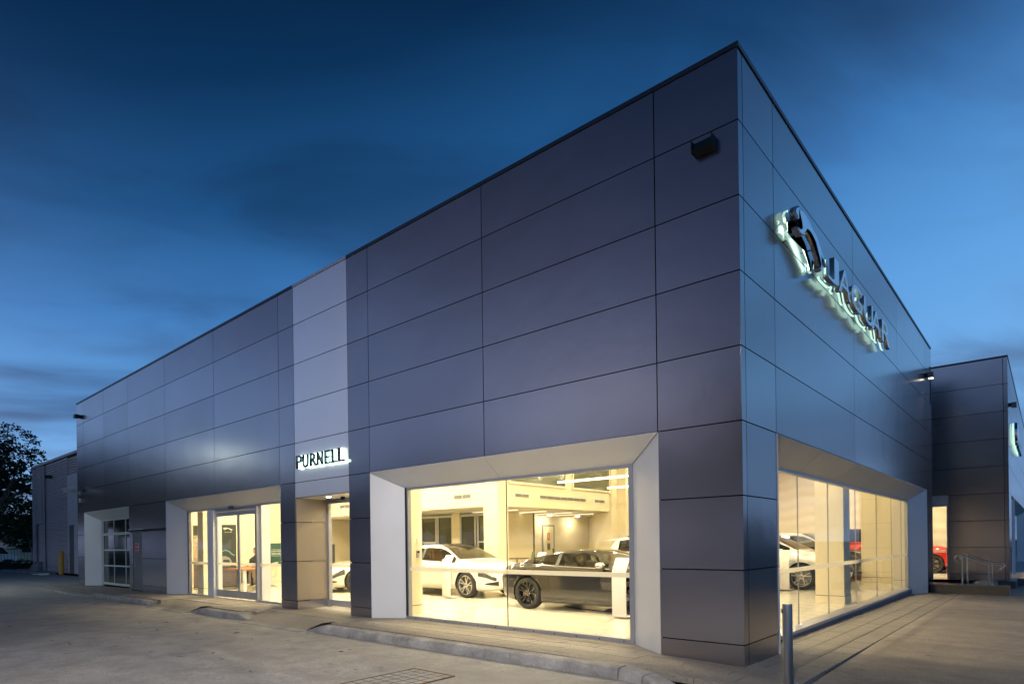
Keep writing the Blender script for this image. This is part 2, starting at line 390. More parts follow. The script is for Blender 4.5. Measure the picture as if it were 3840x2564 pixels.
kerb_run('kerb', 'long weathered concrete kerb below the big showroom window', [(-7.85, -1.16), (-7.46, -1.155), (-5.27, -1.15), (-3.25, -1.14), (-1.08, -1.13), (-.72, -1.20), (-.28, -1.36)], .05, [.03, .13, .135, .135, .135, .11, .02])
kerb_run('kerb', 'short concrete kerb between the two driveway ramps', [(-13.3, -1.16), (-12.8, -1.16), (-10.75, -1.15), (-10.35, -1.15)], .05, [.02, .13, .13, .02])
kerb_run('kerb', 'farthest concrete kerb near the grey personnel door', [(-21.4, -1.2), (-21.0, -1.19), (-16.4, -1.16), (-15.75, -1.15)], .05, [.05, .13, .13, .02])
kerb_run('flush_kerb', 'pale flush kerb curving round the far left end of the paving', [(-28.9, .3), (-28.2, -.25), (-27.2, -.75), (-25.7, -1.25), (-23.5, -1.35), (-21.4, -1.2)], .05, [.07, .07, .07, .07, .06, .05])
# gutter strips across the ramps
for a, b, lab in ((-10.33, -7.87, 'flat concrete gutter strip across the right driveway ramp'), (-15.73, -13.32, 'flat concrete gutter strip across the left driveway ramp')):
    tag(MB().hexa([(a, -1.36, -.2), (b, -1.36, -.2), (b, -1.155, -.2), (a, -1.155, -.2), (a, -1.36, -.079), (b, -1.36, -.079), (b, -1.155, -.068), (a, -1.155, -.068)]).build('gutter_strip', 'kerb_concrete'), lab, 'gutter')
# far-left apron inside the curved kerb
tag(MB().prism([(-28.8, .35), (-28.1, -.12), (-27.1, -.58), (-25.7, -1.05), (-23.5, -1.16), (-21.4, -1.0), (-21.4, -.94), (-28.65, -.94), (-28.65, .35)][0:6]+[(-21.4, -.935), (-28.62, -.935), (-28.62, .35)], 'z', -.2, -.012).build('apron', 'tile_paving'), kind='structure')
# expansion gap beside the tiles on the street side is left open between slab and tile

# inspection cover let into the forecourt
cv = thing('inspection_cover', 'rusty framed inspection cover with concrete infill set in the forecourt', 'drain cover', (-3.5, -3.3, -.09))
m = MB(); LX, LY = .76, 1.12
for i in range(2): m.box(i*(LX-.02), i*(LX-.02)+.02, 0, LY, -.05, .012); m.box(0, LX, i*(LY-.02), i*(LY-.02)+.02, -.05, .0125)
m.build('frame', mat('rust_brass', (.15, .10, .05), .6, .3, noise=.4, nscale=14), cv)
m = MB()
for i in range(1, 5): m.box(i*LX/5-.004, i*LX/5+.004, .02, LY-.02, -.05, .009)
for i in range(1, 8): m.box(.02, LX-.02, i*LY/8-.004, i*LY/8+.004, -.05, .0085)
m.build('divider_grid', mat('rust_dark', (.06, .045, .03), .7, .2, noise=.4, nscale=14), cv)
cell = B(.005, LX/5-.005, .005, LY/8-.005, -.04, .007).mesh('cell', 'concrete_yard')
for i in range(5):
    for j in range(8): inst(cell, 'infill_block', cv, (i*LX/5, j*LY/8, random.uniform(-.001, .001)))
# weed at the kerb end
wd = MB()
for i in range(60):
    a = random.uniform(0, 2*pi); l = random.uniform(.03, .09); t_ = random.uniform(.2, 1.1); b0 = Vector((random.uniform(-.07, .07), random.uniform(-.03, .03), 0)); d = Vector((cos(a)*sin(t_), sin(a)*sin(t_), cos(t_)))*l; s_ = Vector((-sin(a), cos(a), 0))*.008
    wd.add([b0-s_*.4, b0+d*.6-s_, b0+d, b0+d*.6+s_], [(0, 1, 2, 3)])
w_ = wd.build('weed', mat('weed_green', (.06, .16, .02), .6)); w_.location = (-.24, -1.33, -.075); tag(w_, 'small green weed at the end of the kerb', 'weed')

lt = MB()
for i in range(34):
    x, y = random.uniform(-14, -.5), random.uniform(-4.6, -1.5); a = random.uniform(0, 6); l = random.uniform(.03, .08); w = l*.4
    d = Vector((cos(a), sin(a), 0)); n = Vector((-sin(a), cos(a), 0)); c = Vector((x, y, -.078))
    lt.add([c-d*l, c+n*w+Vector((0, 0, .012)), c+d*l+Vector((0, 0, .006)), c-n*w], [(0, 1, 2), (0, 2, 3)])
tag(lt.build('leaf_litter', mat('litter_brown', (.07, .05, .035), .8)), 'scattered dry leaves and grit on the forecourt', 'litter', kind='stuff')
# ------------------------------------------------------------------ showroom building
bd = thing('showroom_building', 'large dark grey panelled car showroom with lit windows on the corner', 'showroom', (0, 0, 0))
G = .0075
def jit(s=.0011): return random.uniform(-s, s)
def panelA(x0, x1, z0, z1, m='panel_dark', y=0.0, name='facade_panel', par=bd):
    a, b = min(x0, x1)+G, max(x0, x1)-G; c, d = z0+G, z1-G; j = [jit() for _ in range(4)]
    return MB().hexa([(a, y+j[0], c), (b, y+j[1], c), (b, y+.03, c), (a, y+.03, c), (a, y+j[2], d), (b, y+j[3], d), (b, y+.03, d), (a, y+.03, d)]).build(name, m, par)
def panelB(y0, y1, z0, z1, m='panel_gloss', x=0.0, name='facade_panel', par=bd, g0=None):
    a, b = min(y0, y1)+(G if g0 is None else g0), max(y0, y1)-G; c, d = z0+G, z1-G; j = [jit() for _ in range(4)]
    return MB().hexa([(x-.03, a, c), (x+j[0], a, c), (x+j[1], b, c), (x-.03, b, c), (x-.03, a, d), (x+j[2], a, d), (x+j[3], b, d), (x-.03, b, d)]).build(name, m, par)
SILV = (4,)   # column index of the silver strip
for c in range(12):
    m = 'panel_silver' if c in SILV else 'panel_dark'
    for r in range(5):
        panelA(XA[c+1], XA[c]-(.0 if c else -.002), RZ[r+1], RZ[r], m)
def pillarA(x0, x1, zg, m='panel_dark', skip=()):
    for a, b in ((R6, R5), (R7, R6), (R8, R7)):
        if a not in skip: panelA(x0, x1, a, b, m)
    panelA(x0, x1, zg-.01, R8, m, y=.004, name='plinth_panel')
pillarA(-1.112, .002, .0)
pillarA(-8.136, -7.42, .075)
pillarA(-10.958, -10.273, .07)
pillarA(-27.47, -26.58, .0)
# the wall with the personnel door
for a, b in ((-21.341, -20.99), (-20.10, -18.009)):
    for z0, z1 in ((R7, R6), (R8, R7)): panelA(a, b, z0, z1)
    panelA(a, b, .06, R8, y=.004, name='plinth_panel')
panelA(-21.341, -18.009, R6+.06, R5)
# silver drop panel over the recessed doorway
panelA(-10.273, -8.136, 2.63, R5, 'panel_silver')
for c in range(6):
    for r in range(5): panelB(YB[c], YB[c+1], RZ[r+1], RZ[r], g0=.001 if c == 0 else None)
for a, b in ((0, .146), (.146, 1.238), (14.71, 15.97)):
    for z0, z1 in ((R6, R5), (R7, R6), (R8, R7)): panelB(a, b, z0, z1, 'panel_gloss', g0=.001 if a == 0 else None)
    panelB(a, b, -.16 if a > 10 else -.05, R8, 'panel_gloss', x=-.004, name='plinth_panel', g0=.005 if a == 0 else None)
# return face at the far end of the street facade
MB().box(-.6, -.002, 15.975, 16.0, -.2, 7.45).build('end_wall', 'panel_dark', bd)
B(-27.49, -27.472, .002, 16, -.1, 7.45).build('side_wall', 'panel_dark', bd)
B(-27.4, 0, 15.7, 15.97, 5.7, 7.4).build('rear_wall', 'backing', bd)
# dark carrier wall behind the panels
bk = MB()
bk.box(-27.46, -.035, .034, .30, 2.985, 7.44); bk.box(-.30, -.034, .30, 15.96, 2.985, 7.44)
for a, b in ((-1.10, -.035), (-8.13, -7.43), (-10.95, -10.29), (-27.46, -26.6)): bk.box(a, b, .036, .36, .0, 2.99)
bk.box(-21.33, -18.02, .05, .37, .0, 2.99)
bk.box(-.36, -.036, .3, 1.23, -.1, 2.99); bk.box(-.36, -.036, 14.72, 15.96, -.2, 2.99)
bk.build('carrier_wall', 'backing', bd)
# coping
for c in range(12):
    B(XA[c+1]+.003, XA[c]-.003 if c else .012, -.014, .28, 7.452, TOP).build('coping', 'reveal_silver' if c == 4 else 'coping', bd)
for c in range(1, 6):
    B(-.28, .014, (YB[c] if c > 1 else -.0)+.29*(c == 1)+.003, YB[c+1]-.003, 7.452, TOP).build('coping', 'coping', bd)
B(-.005, .014, -.0135, .285, 7.4525, TOP-.0005).build('coping', 'coping', bd)
B(-27.3, -.2, .2, 15.8, 7.05, 7.2).build('roof', 'roof_membrane', bd)

def reveal(name, quad, m='reveal_silver', th=.02):
    q = [Vector(p) for p in quad]; ctr = sum(q, Vector())/4
    q = [p+(ctr-p).normalized()*.006 for p in q]
    return MB().slab(q, th).build(name, m, bd)
def splayed(x0, x1, xi0, xi1, zl, zr, joints, left=True, right=True):
    """splayed opening in facade A between outer x0<x1, glass between xi0<xi1"""
    if left: reveal('reveal', [(x0, 0, zl), (x0, 0, R5), (xi0, D, HEAD), (xi0, D, zl)][::-1])
    if right: reveal('reveal', [(x1, 0, zr), (xi1, D, zr), (xi1, D, HEAD), (x1, 0, R5)][::-1])
    js = [x0]+joints+[x1]
    def inner(x): return xi0 if x == x0 else xi1 if x == x1 else x
    for a, b in zip(js[:-1], js[1:]):
        reveal('soffit_panel', [(a, 0, R5), (b, 0, R5), (inner(b), D, HEAD), (inner(a), D, HEAD)])
splayed(-7.42, -1.112, -6.80, -1.72, .07, .04, [-4.27])
splayed(-18.009, -10.958, -17.36, -11.58, .07, .07, [-14.484])
splayed(-26.58, -21.341, -25.86, -21.9, .03, .05, [-23.95])
for a, b in zip([1.238, 3.47, 5.72, 7.95, 10.19, 12.45], [3.47, 5.72, 7.95, 10.19, 12.45, 14.71]):
    ia, ib = (1.84 if a == 1.238 else a), (14.10 if b == 14.71 else b)
    reveal('soffit_panel', [(0, a, R5), (0, b, R5), (-D, ib, HEAD), (-D, ia, HEAD)])
reveal('reveal', [(0, 1.238, -.1), (0, 1.238, R5), (-D, 1.84, HEAD), (-D, 1.84, -.1)])
reveal('reveal', [(0, 14.71, -.17), (-D, 14.10, -.17), (-D, 14.10, HEAD), (0, 14.71, R5)])

# --- windows: frame part with panes, manifestation band and sill as sub-parts
def windowA(x0, x1, joints, y=D, jamb=.07, z0=GL0, z1=GL1, zs=.07, band=True):
    m = MB(); m.box(x0, x1, y-.02, y+.08, z1, HEAD+.04); m.box(x0, x0+jamb, y-.015, y+.07, z0, z1); m.box(x1-jamb, x1, y-.015, y+.07, z0, z1)
    w = m.build('window', 'frame_alu', bd)
    B(x0, x1, y-.035, y+.09, zs-.02, z0).build('sill', 'frame_alu', w)
    js = [x0+jamb]+joints+[x1-jamb]
    for a, b in zip(js[:-1], js[1:]):
        B(a+.004, b-.004, y+.02, y+.032, z0, z1).build('pane', 'glass', w)
        if band: B(a+.004, b-.004, y+.014, y+.017, 1.01, 1.083).build('frosted_band', 'glass_band', w)
    for j in joints: B(j-.004, j+.004, y+.017, y+.035, z0, z1).build('joint', 'frame_dark', w)
    return w
wA = windowA(-6.80, -1.72, [-4.17])
bolt = MB().lathe([(.0, -.004), (.012, -.004), (.012, 0), (0, 0)], 8, 'y').mesh('bolt', 'frame_dark')
for i in range(12): inst(bolt, 'drain_cap', wA, (-6.5+.42*i, D-.0355, .095))
B(-6.8, -6.76, D-.03, D-.018, .06, HEAD).build('jamb_gasket', 'frame_dark', wA)
# entrance glazing
wE = MB().box(-17.36, -11.58, D-.02, D+.08, 2.60, HEAD+.04).box(-17.36, -17.27, D-.015, D+.07, .1, 2.6).box(-12.98, -12.88, D-.03, D+.12, .08, 2.6).box(-11.66, -11.58, D-.01, D+.07, .1, 2.6).build('window', 'frame_alu', bd)
B(-15.90, -15.50, D-.03, D+.22, .07, 2.6).build('mullion_box', 'reveal_silver', wE)
B(-17.36, -15.9, D-.035, D+.09, .05, .11).build('sill', 'frame_alu', wE); B(-12.98, -11.58, D-.035, D+.09, .05, .12).build('sill', 'frame_alu', wE)
for a, b in ((-17.27, -15.9), (-12.86, -11.66)):
    B(a, b, D+.02, D+.032, .11, 2.6).build('pane', 'glass', wE); B(a, b, D+.014, D+.017, 1.01, 1.083).build('frosted_band', 'glass_band', wE)
B(-17.33, -17.29, D-.03, D-.0155, .06, HEAD).build('jamb_gasket', 'frame_dark', wE)
B(-12.875, -12.8, D+.06, D+.30, .08, 2.6).build('return_post', 'reveal_silver', wE)
sd_ = MB().box(-15.50, -12.98, D+.03, D+.16, 2.53, 2.62).build('sliding_door', 'frame_alu', bd)
for a, b in ((-15.50, -14.11), (-14.09, -12.98)):
    lf = MB().box(a, b, D+.05, D+.09, 2.40, 2.52).box(a, b, D+.05, D+.09, .10, .30).box(a, a+.05, D+.05, D+.09, .3, 2.4).box(b-.05, b, D+.05, D+.09, .3, 2.4).build('door_leaf', 'frame_alu', sd_)
    B(a+.05, b-.05, D+.065, D+.075, .3, 2.4).build('pane', 'glass', sd_); B(a+.05, b-.05, D+.06, D+.063, 1.01, 1.083).build('frosted_band', 'glass_band', sd_)
B(-14.45, -14.22, D-.06, D-.021, 2.585, 2.64).build('door_sensor', 'black_plastic', sd_)
# recessed doorway under the silver strip
RD = .80
for a, b in ((R6, 2.62), (R7, R6), (R8, R7)):
    B(-10.273, -10.245, .012, RD, a+G, b-G).build('jamb_panel', 'panel_jamb', bd)
    B(-8.16, -8.136, .012, RD, a+G, b-G).build('jamb_panel', 'panel_jamb', bd)
for a, b in ((-10.273, -10.249), (-8.16, -8.136)): B(a, b, .016, RD, .05, R8-G).build('plinth_panel', 'panel_dark', bd)
B(-10.24, -8.17, .035, RD+.1, 2.62, 2.66).build('soffit_panel', 'reveal_silver', bd)
wP = MB().box(-10.24, -8.17, RD, RD+.09, 2.52, 2.615).box(-10.24, -10.18, RD, RD+.09, .07, 2.52).box(-8.24, -8.17, RD, RD+.09, .07, 2.52).box(-10.18, -8.24, RD+.02, RD+.08, .09, .24).build('glass_door', 'frame_alu', bd)
B(-10.16, -8.25, RD+.04, RD+.052, .24, 2.52).build('pane', 'glass', wP); B(-10.16, -8.25, RD+.034, RD+.037, 1.01, 1.083).build('frosted_band', 'glass_band', wP)
MB().lathe([(0, 0), (.05, 0), (.05, -.05), (.035, -.07), (0, -.07)], 14, 'z', (-9.2, .55, 2.62)).build('door_sensor', 'black_plastic', wP)
dl = MB().lathe([(0, 0), (.045, 0), (.045, -.006), (0, -.006)], 14, 'z', (-9.45, .35, 2.6195)).build('soffit_downlight', mat('lamp_cool', (1, 1, 1), .5, emit=(.75, .95, 1.0), estr=60), bd)
# street-side window
wB = MB().box(-D-.08, -D+.02, 1.84, 14.10, GL1, HEAD+.04).box(-D-.07, -D+.015, 14.03, 14.10, .08, GL1).box(-D-.07, -D+.015, 1.84, 1.9, .08, GL1).build('window', 'frame_alu', bd)
jb = [1.9, 3.59, 5.47, 7.68, 9.86, 11.75, 13.2, 14.03]
for a, b in zip(jb[:-1], jb[1:]):
    B(-D-.032, -D-.02, a+.003, b-.003, .10, GL1).build('pane', 'glass', wB); B(-D-.017, -D-.014, a+.003, b-.003, .99, 1.065).build('frosted_band', 'glass_band', wB)
for j in jb[1:-1]: B(-D-.036, -D-.017, j-.0025, j+.0025, .1, GL1).build('joint', 'grey_plastic', wB)
MB().hexa([(-D-.1, 1.84, .02), (-D+.10, 1.84, .02), (-D+.10, 14.10, .0), (-D-.1, 14.10, .0), (-D-.1, 1.84, .10), (-D+.10, 1.84, .075), (-D+.10, 14.10, .045), (-D-.1, 14.10, .08)]).build('sill', 'frame_alu', wB)
MB().hexa([(-D-.1, 1.84, -.2), (-D+.085, 1.84, -.2), (-D+.085, 14.12, -.3), (-D-.1, 14.12, -.3), (-D-.1, 1.84, .02), (-D+.085, 1.84, .02), (-D+.085, 14.12, 0), (-D-.1, 14.12, 0)]).build('upstand', mat('upstand_grey', (.13, .13, .16), .7, noise=.2), wB)
# sectional glazed workshop door at the far left
wW = MB()
for z in (.10, .82, 1.43, 2.03, 2.60): wW.box(-25.66, -21.6, D, D+.05, z, z+(.05 if z > .2 else .09))
wW.box(-25.66, -21.6, D+.003, D+.048, 2.09, 2.12)
for x in (-25.66, -24.39, -23.08, -21.8): wW.box(x, x+.05, D+.002, D+.049, .1, 2.62)
wo = wW.build('sectional_door', mat('frame_pale', (.55, .60, .58), .4, .3), bd)
for i, x in enumerate((-25.61, -24.34, -23.03)):
    for z0, z1 in ((.19, .82), (.87, 1.43), (1.48, 2.03), (2.12, 2.6)): B(x, x+1.22, D+.02, D+.03, z0, z1).build('pane', 'glass_dark', wo)  # opaque dark panes stand in for the unlit room behind
B(-25.9, -25.66, D, D+.1, .03, HEAD).build('jamb', 'frame_alu', wo); B(-25.9, -21.5, D+.001, D+.1, 2.64, 2.75).build('head', 'frame_alu', wo)
B(-26.3, -21.4, D+.12, D+.14, -.05, 3).build('workshop_dark_sheet', 'backing', bd)  # black sheet added in place of the workshop's darkness
# personnel door
pdn = MB().box(-20.98, -20.11, .012, .05, .09, 2.11).build('personnel_door', mat('door_grey', (.15, .155, .16), .42, .4, noise=.06, nscale=2), bd)
B(-21.16, -20.04, -.10, .0, 2.13, 2.165).build('drip_hood', 'frame_alu', pdn)
MB().tube([(-20.88, .012, 1.0), (-20.88, -.05, 1.0), (-20.88, -.05, 1.18), (-20.88, .012, 1.18)], .013, 8).build('handle', 'steel', pdn)
B(-20.93, -20.84, .006, .0125, .88, 1.22).build('lock_plate', 'steel', pdn)
s1 = B(-20.76, -20.46, .004, .0115, 1.43, 1.68).build('warning_sign', 'white_plastic', pdn)
for z in (1.445, 1.565): B(-20.75, -20.47, .0015, .0035, z, z+.10).build('red_field', 'sign_red', s1)
for z in (.45, 1.2, 1.9): B(-20.125, -20.095, .003, .0118, z, z+.1).build('hinge', 'steel', pdn)

# --- annex beyond the recess
an = thing('annex_building', 'further dark panelled showroom wing behind the entry steps on the right', 'building', (0, 18.7, 0))
an.location = (0, 0, 0)
YC, XD = 18.7, 1.78
for r in range(5):
    panelA(-.8, 1.66, RZ[r+1], RZ[r], y=YC, par=an); panelA(1.66, XD+.006, RZ[r+1], RZ[r], y=YC, par=an)
for z0, z1 in ((R6, R5), (R7, R6), (R8, R7), (.06, R8)):
    panelA(.13, 1.66, z0, z1, y=YC, par=an); panelA(1.66, XD+.006, z0, z1, y=YC, par=an)
YD = [18.7, 18.82, 20.3, 24.8, 29.3, 33.8, 38.3, 39.5]
for c in range(7):
    for r in range(5): panelB(YD[c], YD[c+1], RZ[r+1], RZ[r], 'panel_gloss', XD, par=an, g0=.001 if c == 0 else None)
for a, b in ((18.7, 18.82), (18.82, 20.3), (38.3, 39.5)):
    for z0, z1 in ((R6, R5), (R7, R6), (R8, R7), (.06, R8)): panelB(a, b, z0, z1, 'panel_gloss', XD, par=an, g0=.001 if a == 18.7 else None)
B(-.79, XD-.03, YC+.034, YC+.25, R5+.01, 7.44).build('carrier_wall', 'backing', an)
B(.14, XD-.04, YC+.034, YC+.3, .05, R5+.01).build('carrier_wall', 'backing', an)
B(XD-.25, XD-.034, YC+.25, 39.4, R5+.01, 7.44).build('carrier_wall', 'backing', an)
B(XD-.25, XD-.034, YC+.25, 20.29, .05, R5+.01).build('carrier_wall', 'backing', an)
B(-.8, XD+.014, YC-.014, YC+.28, 7.452, TOP).build('coping', 'coping', an); B(XD-.28, XD+.014, YC+.285, 39.5, 7.452, TOP).build('coping', 'coping', an)
MB().box(-12, -.7, 16.2, 39.4, 7.05, 7.2).box(-.7, XD-.2, YC+.1, 39.4, 7.05, 7.2).build('roof', 'roof_membrane', an)
B(-.62, -.5, 16.0, YC+.03, 2.7, 7.45).build('recess_wall', 'panel_dark', an)
for q in ([(XD, 20.3, R5), (XD, 38.3, R5), (XD-.4, 37.7, HEAD), (XD-.4, 20.9, HEAD)],):
    MB().slab(q, .02).build('soffit_panel', 'reveal_silver', an)
MB().slab([(XD, 38.3, .1), (XD-.4, 37.7, .1), (XD-.4, 37.7, HEAD), (XD, 38.3, R5)], .02).build('reveal', 'reveal_silver', an)
MB().slab([(XD, 22.6, .1), (XD-.4, 22.0, .1), (XD-.4, 22.0, HEAD), (XD, 22.6, R5)], .02).build('reveal', 'reveal_silver', an)
B(XD-.44, XD-.41, 20.9, 37.7, .1, HEAD).build('window', 'glass', an)
B(-.8, XD+.15, 18.6, 40, -.35, .055).build('plinth', mat('plinth_tile', (.10, .10, .11), .5, noise=.15), an)
B(XD-.4, XD+.6, 20.4, 40, -.36, .05).build('terrace', 'tile_paving', an)
# annex door glazing between the two wings
wC = MB().box(-.6, .14, YC+.02, YC+.1, 2.60, 2.66).box(.08, .14, YC+.02, YC+.1, .07, 2.6).build('glass_door', 'frame_alu', an)
B(-.6, .13, YC+.02, YC+.09, 2.66, R5).build('transom_panel', 'reveal_silver', an)
B(-.6, .08, YC+.05, YC+.06, .1, 2.6).build('pane', 'glass', wC); B(-.6, .08, YC+.044, YC+.047, 1.0, 1.075).build('frosted_band', 'glass_band', wC)

# --- entry platform, steps and handrails
pf = MB().box(-.3, .95, 15.25, 18.6, -.3, .07).build('entry_platform', mat('platform_tile', (.20, .185, .165), .5, noise=.12)); tag(pf, 'raised dark tiled entry platform beside the corner recess', 'platform')
B(.02, 1.90, 15.03, 15.24, -.3, .10).build('front_wall', mat('platform_wall', (.085, .08, .085), .45, noise=.1), pf)
for i in range(5): B(.02+.376*i+.004, .02+.376*(i+1)-.004, 15.018, 15.03, -.28, .085).build('cladding_tile', 'platform_wall', pf)
B(.0, 1.915, 15.01, 15.25, .1, .125).build('coping', 'platform_tile', pf)
B(1.895, 1.915, 15.005, 15.245, -.3, .1).build('edge_trim', 'steel', pf)
for i in range(2): B(.95+.32*i, .95+.32*(i+1), 15.25, 17.2, -.3, .07-.10*(i+1)).build('step', 'platform_tile', pf)
for i in range(2): B(.95+.32*i-.03, .95+.32*i+.012, 15.26, 17.19, .07-.10*i, .07-.10*i+.006).build('step_nosing', 'steel', pf)
for i in range(14): B(.05, .72, 15.5+.085*i, 15.53+.085*i, .07, .079).build('tactile_bar', 'steel', pf)
def handrail(y, label):
    t = thing('handrail', label, 'handrail', (0.6, y, .07), group='stainless handrails beside the entry steps'); o = Vector((.6, y, .07))
    pts = [(.80, .82), (.70, .80), (.62, .83), (.60, .91), (.64, .97), (.72, .985), (.80, .985), (1.33, .72), (1.60, .715), (1.68, .71), (1.73, .66), (1.71, .58), (1.64, .545), (1.58, .55)]
    P3 = [Vector((a, y, b)) for a, b in pts[1:]]
    # smooth with a few subdivisions
    for _ in range(2):
        q = [P3[0]]
        for a, b in zip(P3[:-1], P3[1:]): q += [a*.75+b*.25, a*.25+b*.75]
        P3 = q+[P3[-1]]
    smooth_by_angle(MB().tube([p-o for p in P3], .021, 10).build('rail', 'rail_steel', t), 60)
    for x, zt, w in ((.79, .97, .024), (1.42, .70, .016)):
        zb = .07 if x < .95 else -.03
        MB().tube([Vector((x, y, zb))-o, Vector((x, y, zt))-o], w, 10).build('post', 'rail_steel', t)
    return t
handrail(15.42, 'near stainless handrail with looped ends beside the entry steps')
handrail(17.0, 'rear stainless handrail against the dark annex wall')
# ------------------------------------------------------------------ interior shell
CE = 5.4
fl = MB().box(-21.2, -.42, .44, 16.5, -.1, .058).box(-12, XD-.3, 16.5, 27, -.1, .0575).build('floor', 'floor_grout'); tag(fl, kind='structure')
ft = B(.003, .597, .003, .597, -.02, 0).mesh('tile', 'floor_tile')
sp = []
for i in range(36):
    for j in range(27):
        x, y = -.44-.6*(i+1), .47+.6*j
        if x < -21.2: continue
        # distance to the glazing decides which ones are single pieces
        sp.append((min(y-.4+max(0, -7.5-x)*2, (-x-.4)+max(0, 2-y)), x, y))
sp.sort()
for d, x, y in sp[:280]: inst(ft, 'floor_tile', fl, (x, y, FL))
rt_ = MB()
for d, x, y in sp[280:]: rt_.box(x+.003, x+.597, y+.003, y+.597, .06, FL)
for i in range(22):
    for j in range(16): rt_.box(1.4-.6*(i+1)+.003, 1.4-.6*i-.003, 16.7+.6*j+.003, 17.3+.6*j-.003, .06, FL)
tag(rt_.build('far_floor_tiles', 'floor_tile', fl), kind='stuff')

iw = MB()
iw.box(-21.2, -.41, .41, .455, HEAD+.05, CE); iw.box(-.455, -.41, .455, 16.5, HEAD+.05, CE)      # linings over the windows
iw.box(-1.7, -.41, .39, .46, .07, HEAD+.05); iw.box(-.47, -.40, .46, 1.83, .07, HEAD+.05)         # corner pier lining
iw.box(-8.16, -6.82, .42, .46, .07, HEAD+.05); iw.box(-8.13, -8.09, .46, .9, .07, HEAD+.05)
iw.box(-11.57, -10.28, .42, .46, .07, HEAD+.05); iw.box(-10.33, -10.29, .46, .9, .07, HEAD+.05)
iw.box(-10.3, -8.1, .86, .90, 2.63, CE)
iw.box(-21.2, -17.37, .42, .46, .07, HEAD+.05)
iw.build('wall_lining', 'wall_cream', bd)
B(-21.25, -21.2, .42, 16.5, 0, CE).build('interior_wall', 'wall_cream', bd)
B(-.455, -.41, 14.10, 18.7, .05, HEAD+.1).build('interior_wall', 'wall_cream', bd)
B(-21.2, -.3, .35, 16.5, CE, CE+.06).build('ceiling', 'ceiling', bd)
MB().box(-12, -.45, 16.5, 27, CE, CE+.06).box(-.45, XD-.2, YC+.26, 27, CE, CE+.06).build('ceiling', 'ceiling', an)
B(-21.2, -9.3, 16.45, 16.55, 0, CE).build('interior_wall', 'wall_cream', bd)
B(-9.3, -9.2, 16.45, 25, 0, CE).build('interior_wall', 'wall_cream', bd)
B(XD-.36, XD-.3, YC+.3, 20.9, 0, CE).build('interior_wall', 'wall_cream', an)
# moulded wave wall at the back
vs = []; fs = []; nx, nz = 80, 90
for i in range(nx+1):
    for j in range(nz+1):
        x = -9.2+i*(XD-.3+9.2)/nx; z = 5.4*j/nz
        vs.append((x, 25+.014*sin(z*13+1.6*sin(x*2.6+z*.6)), z))
for i in range(nx):
    for j in range(nz): fs.append((i*(nz+1)+j, (i+1)*(nz+1)+j, (i+1)*(nz+1)+j+1, i*(nz+1)+j+1))
MB().add(vs, fs).build('wave_wall', 'wall_white', an, smooth=True)
# bulkheads and the low area behind them
B(-21.2, -10.8, 6.8, 7.0, 2.7, CE).build('bulkhead', 'wall_cream', bd)
B(-10.4, -10.2, 7.3, 13.3, 2.7, CE).build('bulkhead', 'wall_cream', bd)
B(-10.80, -10.2, 6.8, 7.3, .07, CE).build('column', 'wall_cream', bd)
B(-10.95, -10.1, 13.3, 13.7, .07, CE).build('column', 'wall_cream', bd)
B(-10.1, -9.7, 13.7, 16.4, .07, CE).build('interior_wall', 'wall_cream', bd)
B(-21, -10.4, 7.0, 16.4, 2.66, 2.72).build('low_ceiling', 'ceiling', bd)
for y in (8.6, 10.2, 11.8, 13.4):
    B(-13.1, -11.0, y, y+.12, 2.648, 2.659).build('ceiling_fitting', mat('fitting_lit', (1, 1, 1), .5, emit=(1, .85, .55), estr=2.2), bd)
bw = B(-13.4, -13.3, 9.0, 16.4, .07, 2.66).build('interior_wall', 'wall_white', bd)
dr = MB().box(-13.3, -13.26, 12.93, 13.0, .07, 2.2).box(-13.3, -13.26, 13.70, 13.77, .07, 2.2).box(-13.3, -13.26, 12.93, 13.77, 2.2, 2.27).build('toilet_door', 'grey_plastic', bd)
B(-13.295, -13.27, 13.0, 13.70, .08, 2.2).build('leaf', 'wall_white', dr)
B(-13.269, -13.262, 13.28, 13.42, 1.63, 1.93).build('red_sign', 'sign_red', dr); B(-13.261, -13.259, 13.33, 13.37, 1.67, 1.88).build('sign_mark', 'white_plastic', dr)
s_ = B(-13.269, -13.262, 13.26, 13.46, 1.20, 1.50).build('toilet_sign', 'grey_plastic', dr)
for k in range(3): B(-13.261, -13.259, 13.28+.06*k, 13.315+.06*k, 1.24, 1.46).build('pictogram', 'frame_dark', s_)
MB().tube([(-13.25, 13.6, .9), (-13.22, 13.6, .9), (-13.22, 13.6, 1.25), (-13.25, 13.6, 1.25)], .02, 8).build('pull_handle', 'frame_dark', dr)
B(-13.30, -13.28, 10.6, 10.72, 1.42, 1.57).build('thermostat', 'white_plastic', bd)
for k in range(3):   # wall washers over the low wall
    MB().lathe([(0, 0), (.07, 0), (.07, -.012), (0, -.012)], 14, 'z', (-12.85, 10.9+2.0*k, 2.659)).build('downlight', mat('lamp_spot', (1, 1, 1), .5, emit=(1, .82, .48), estr=420), bd)
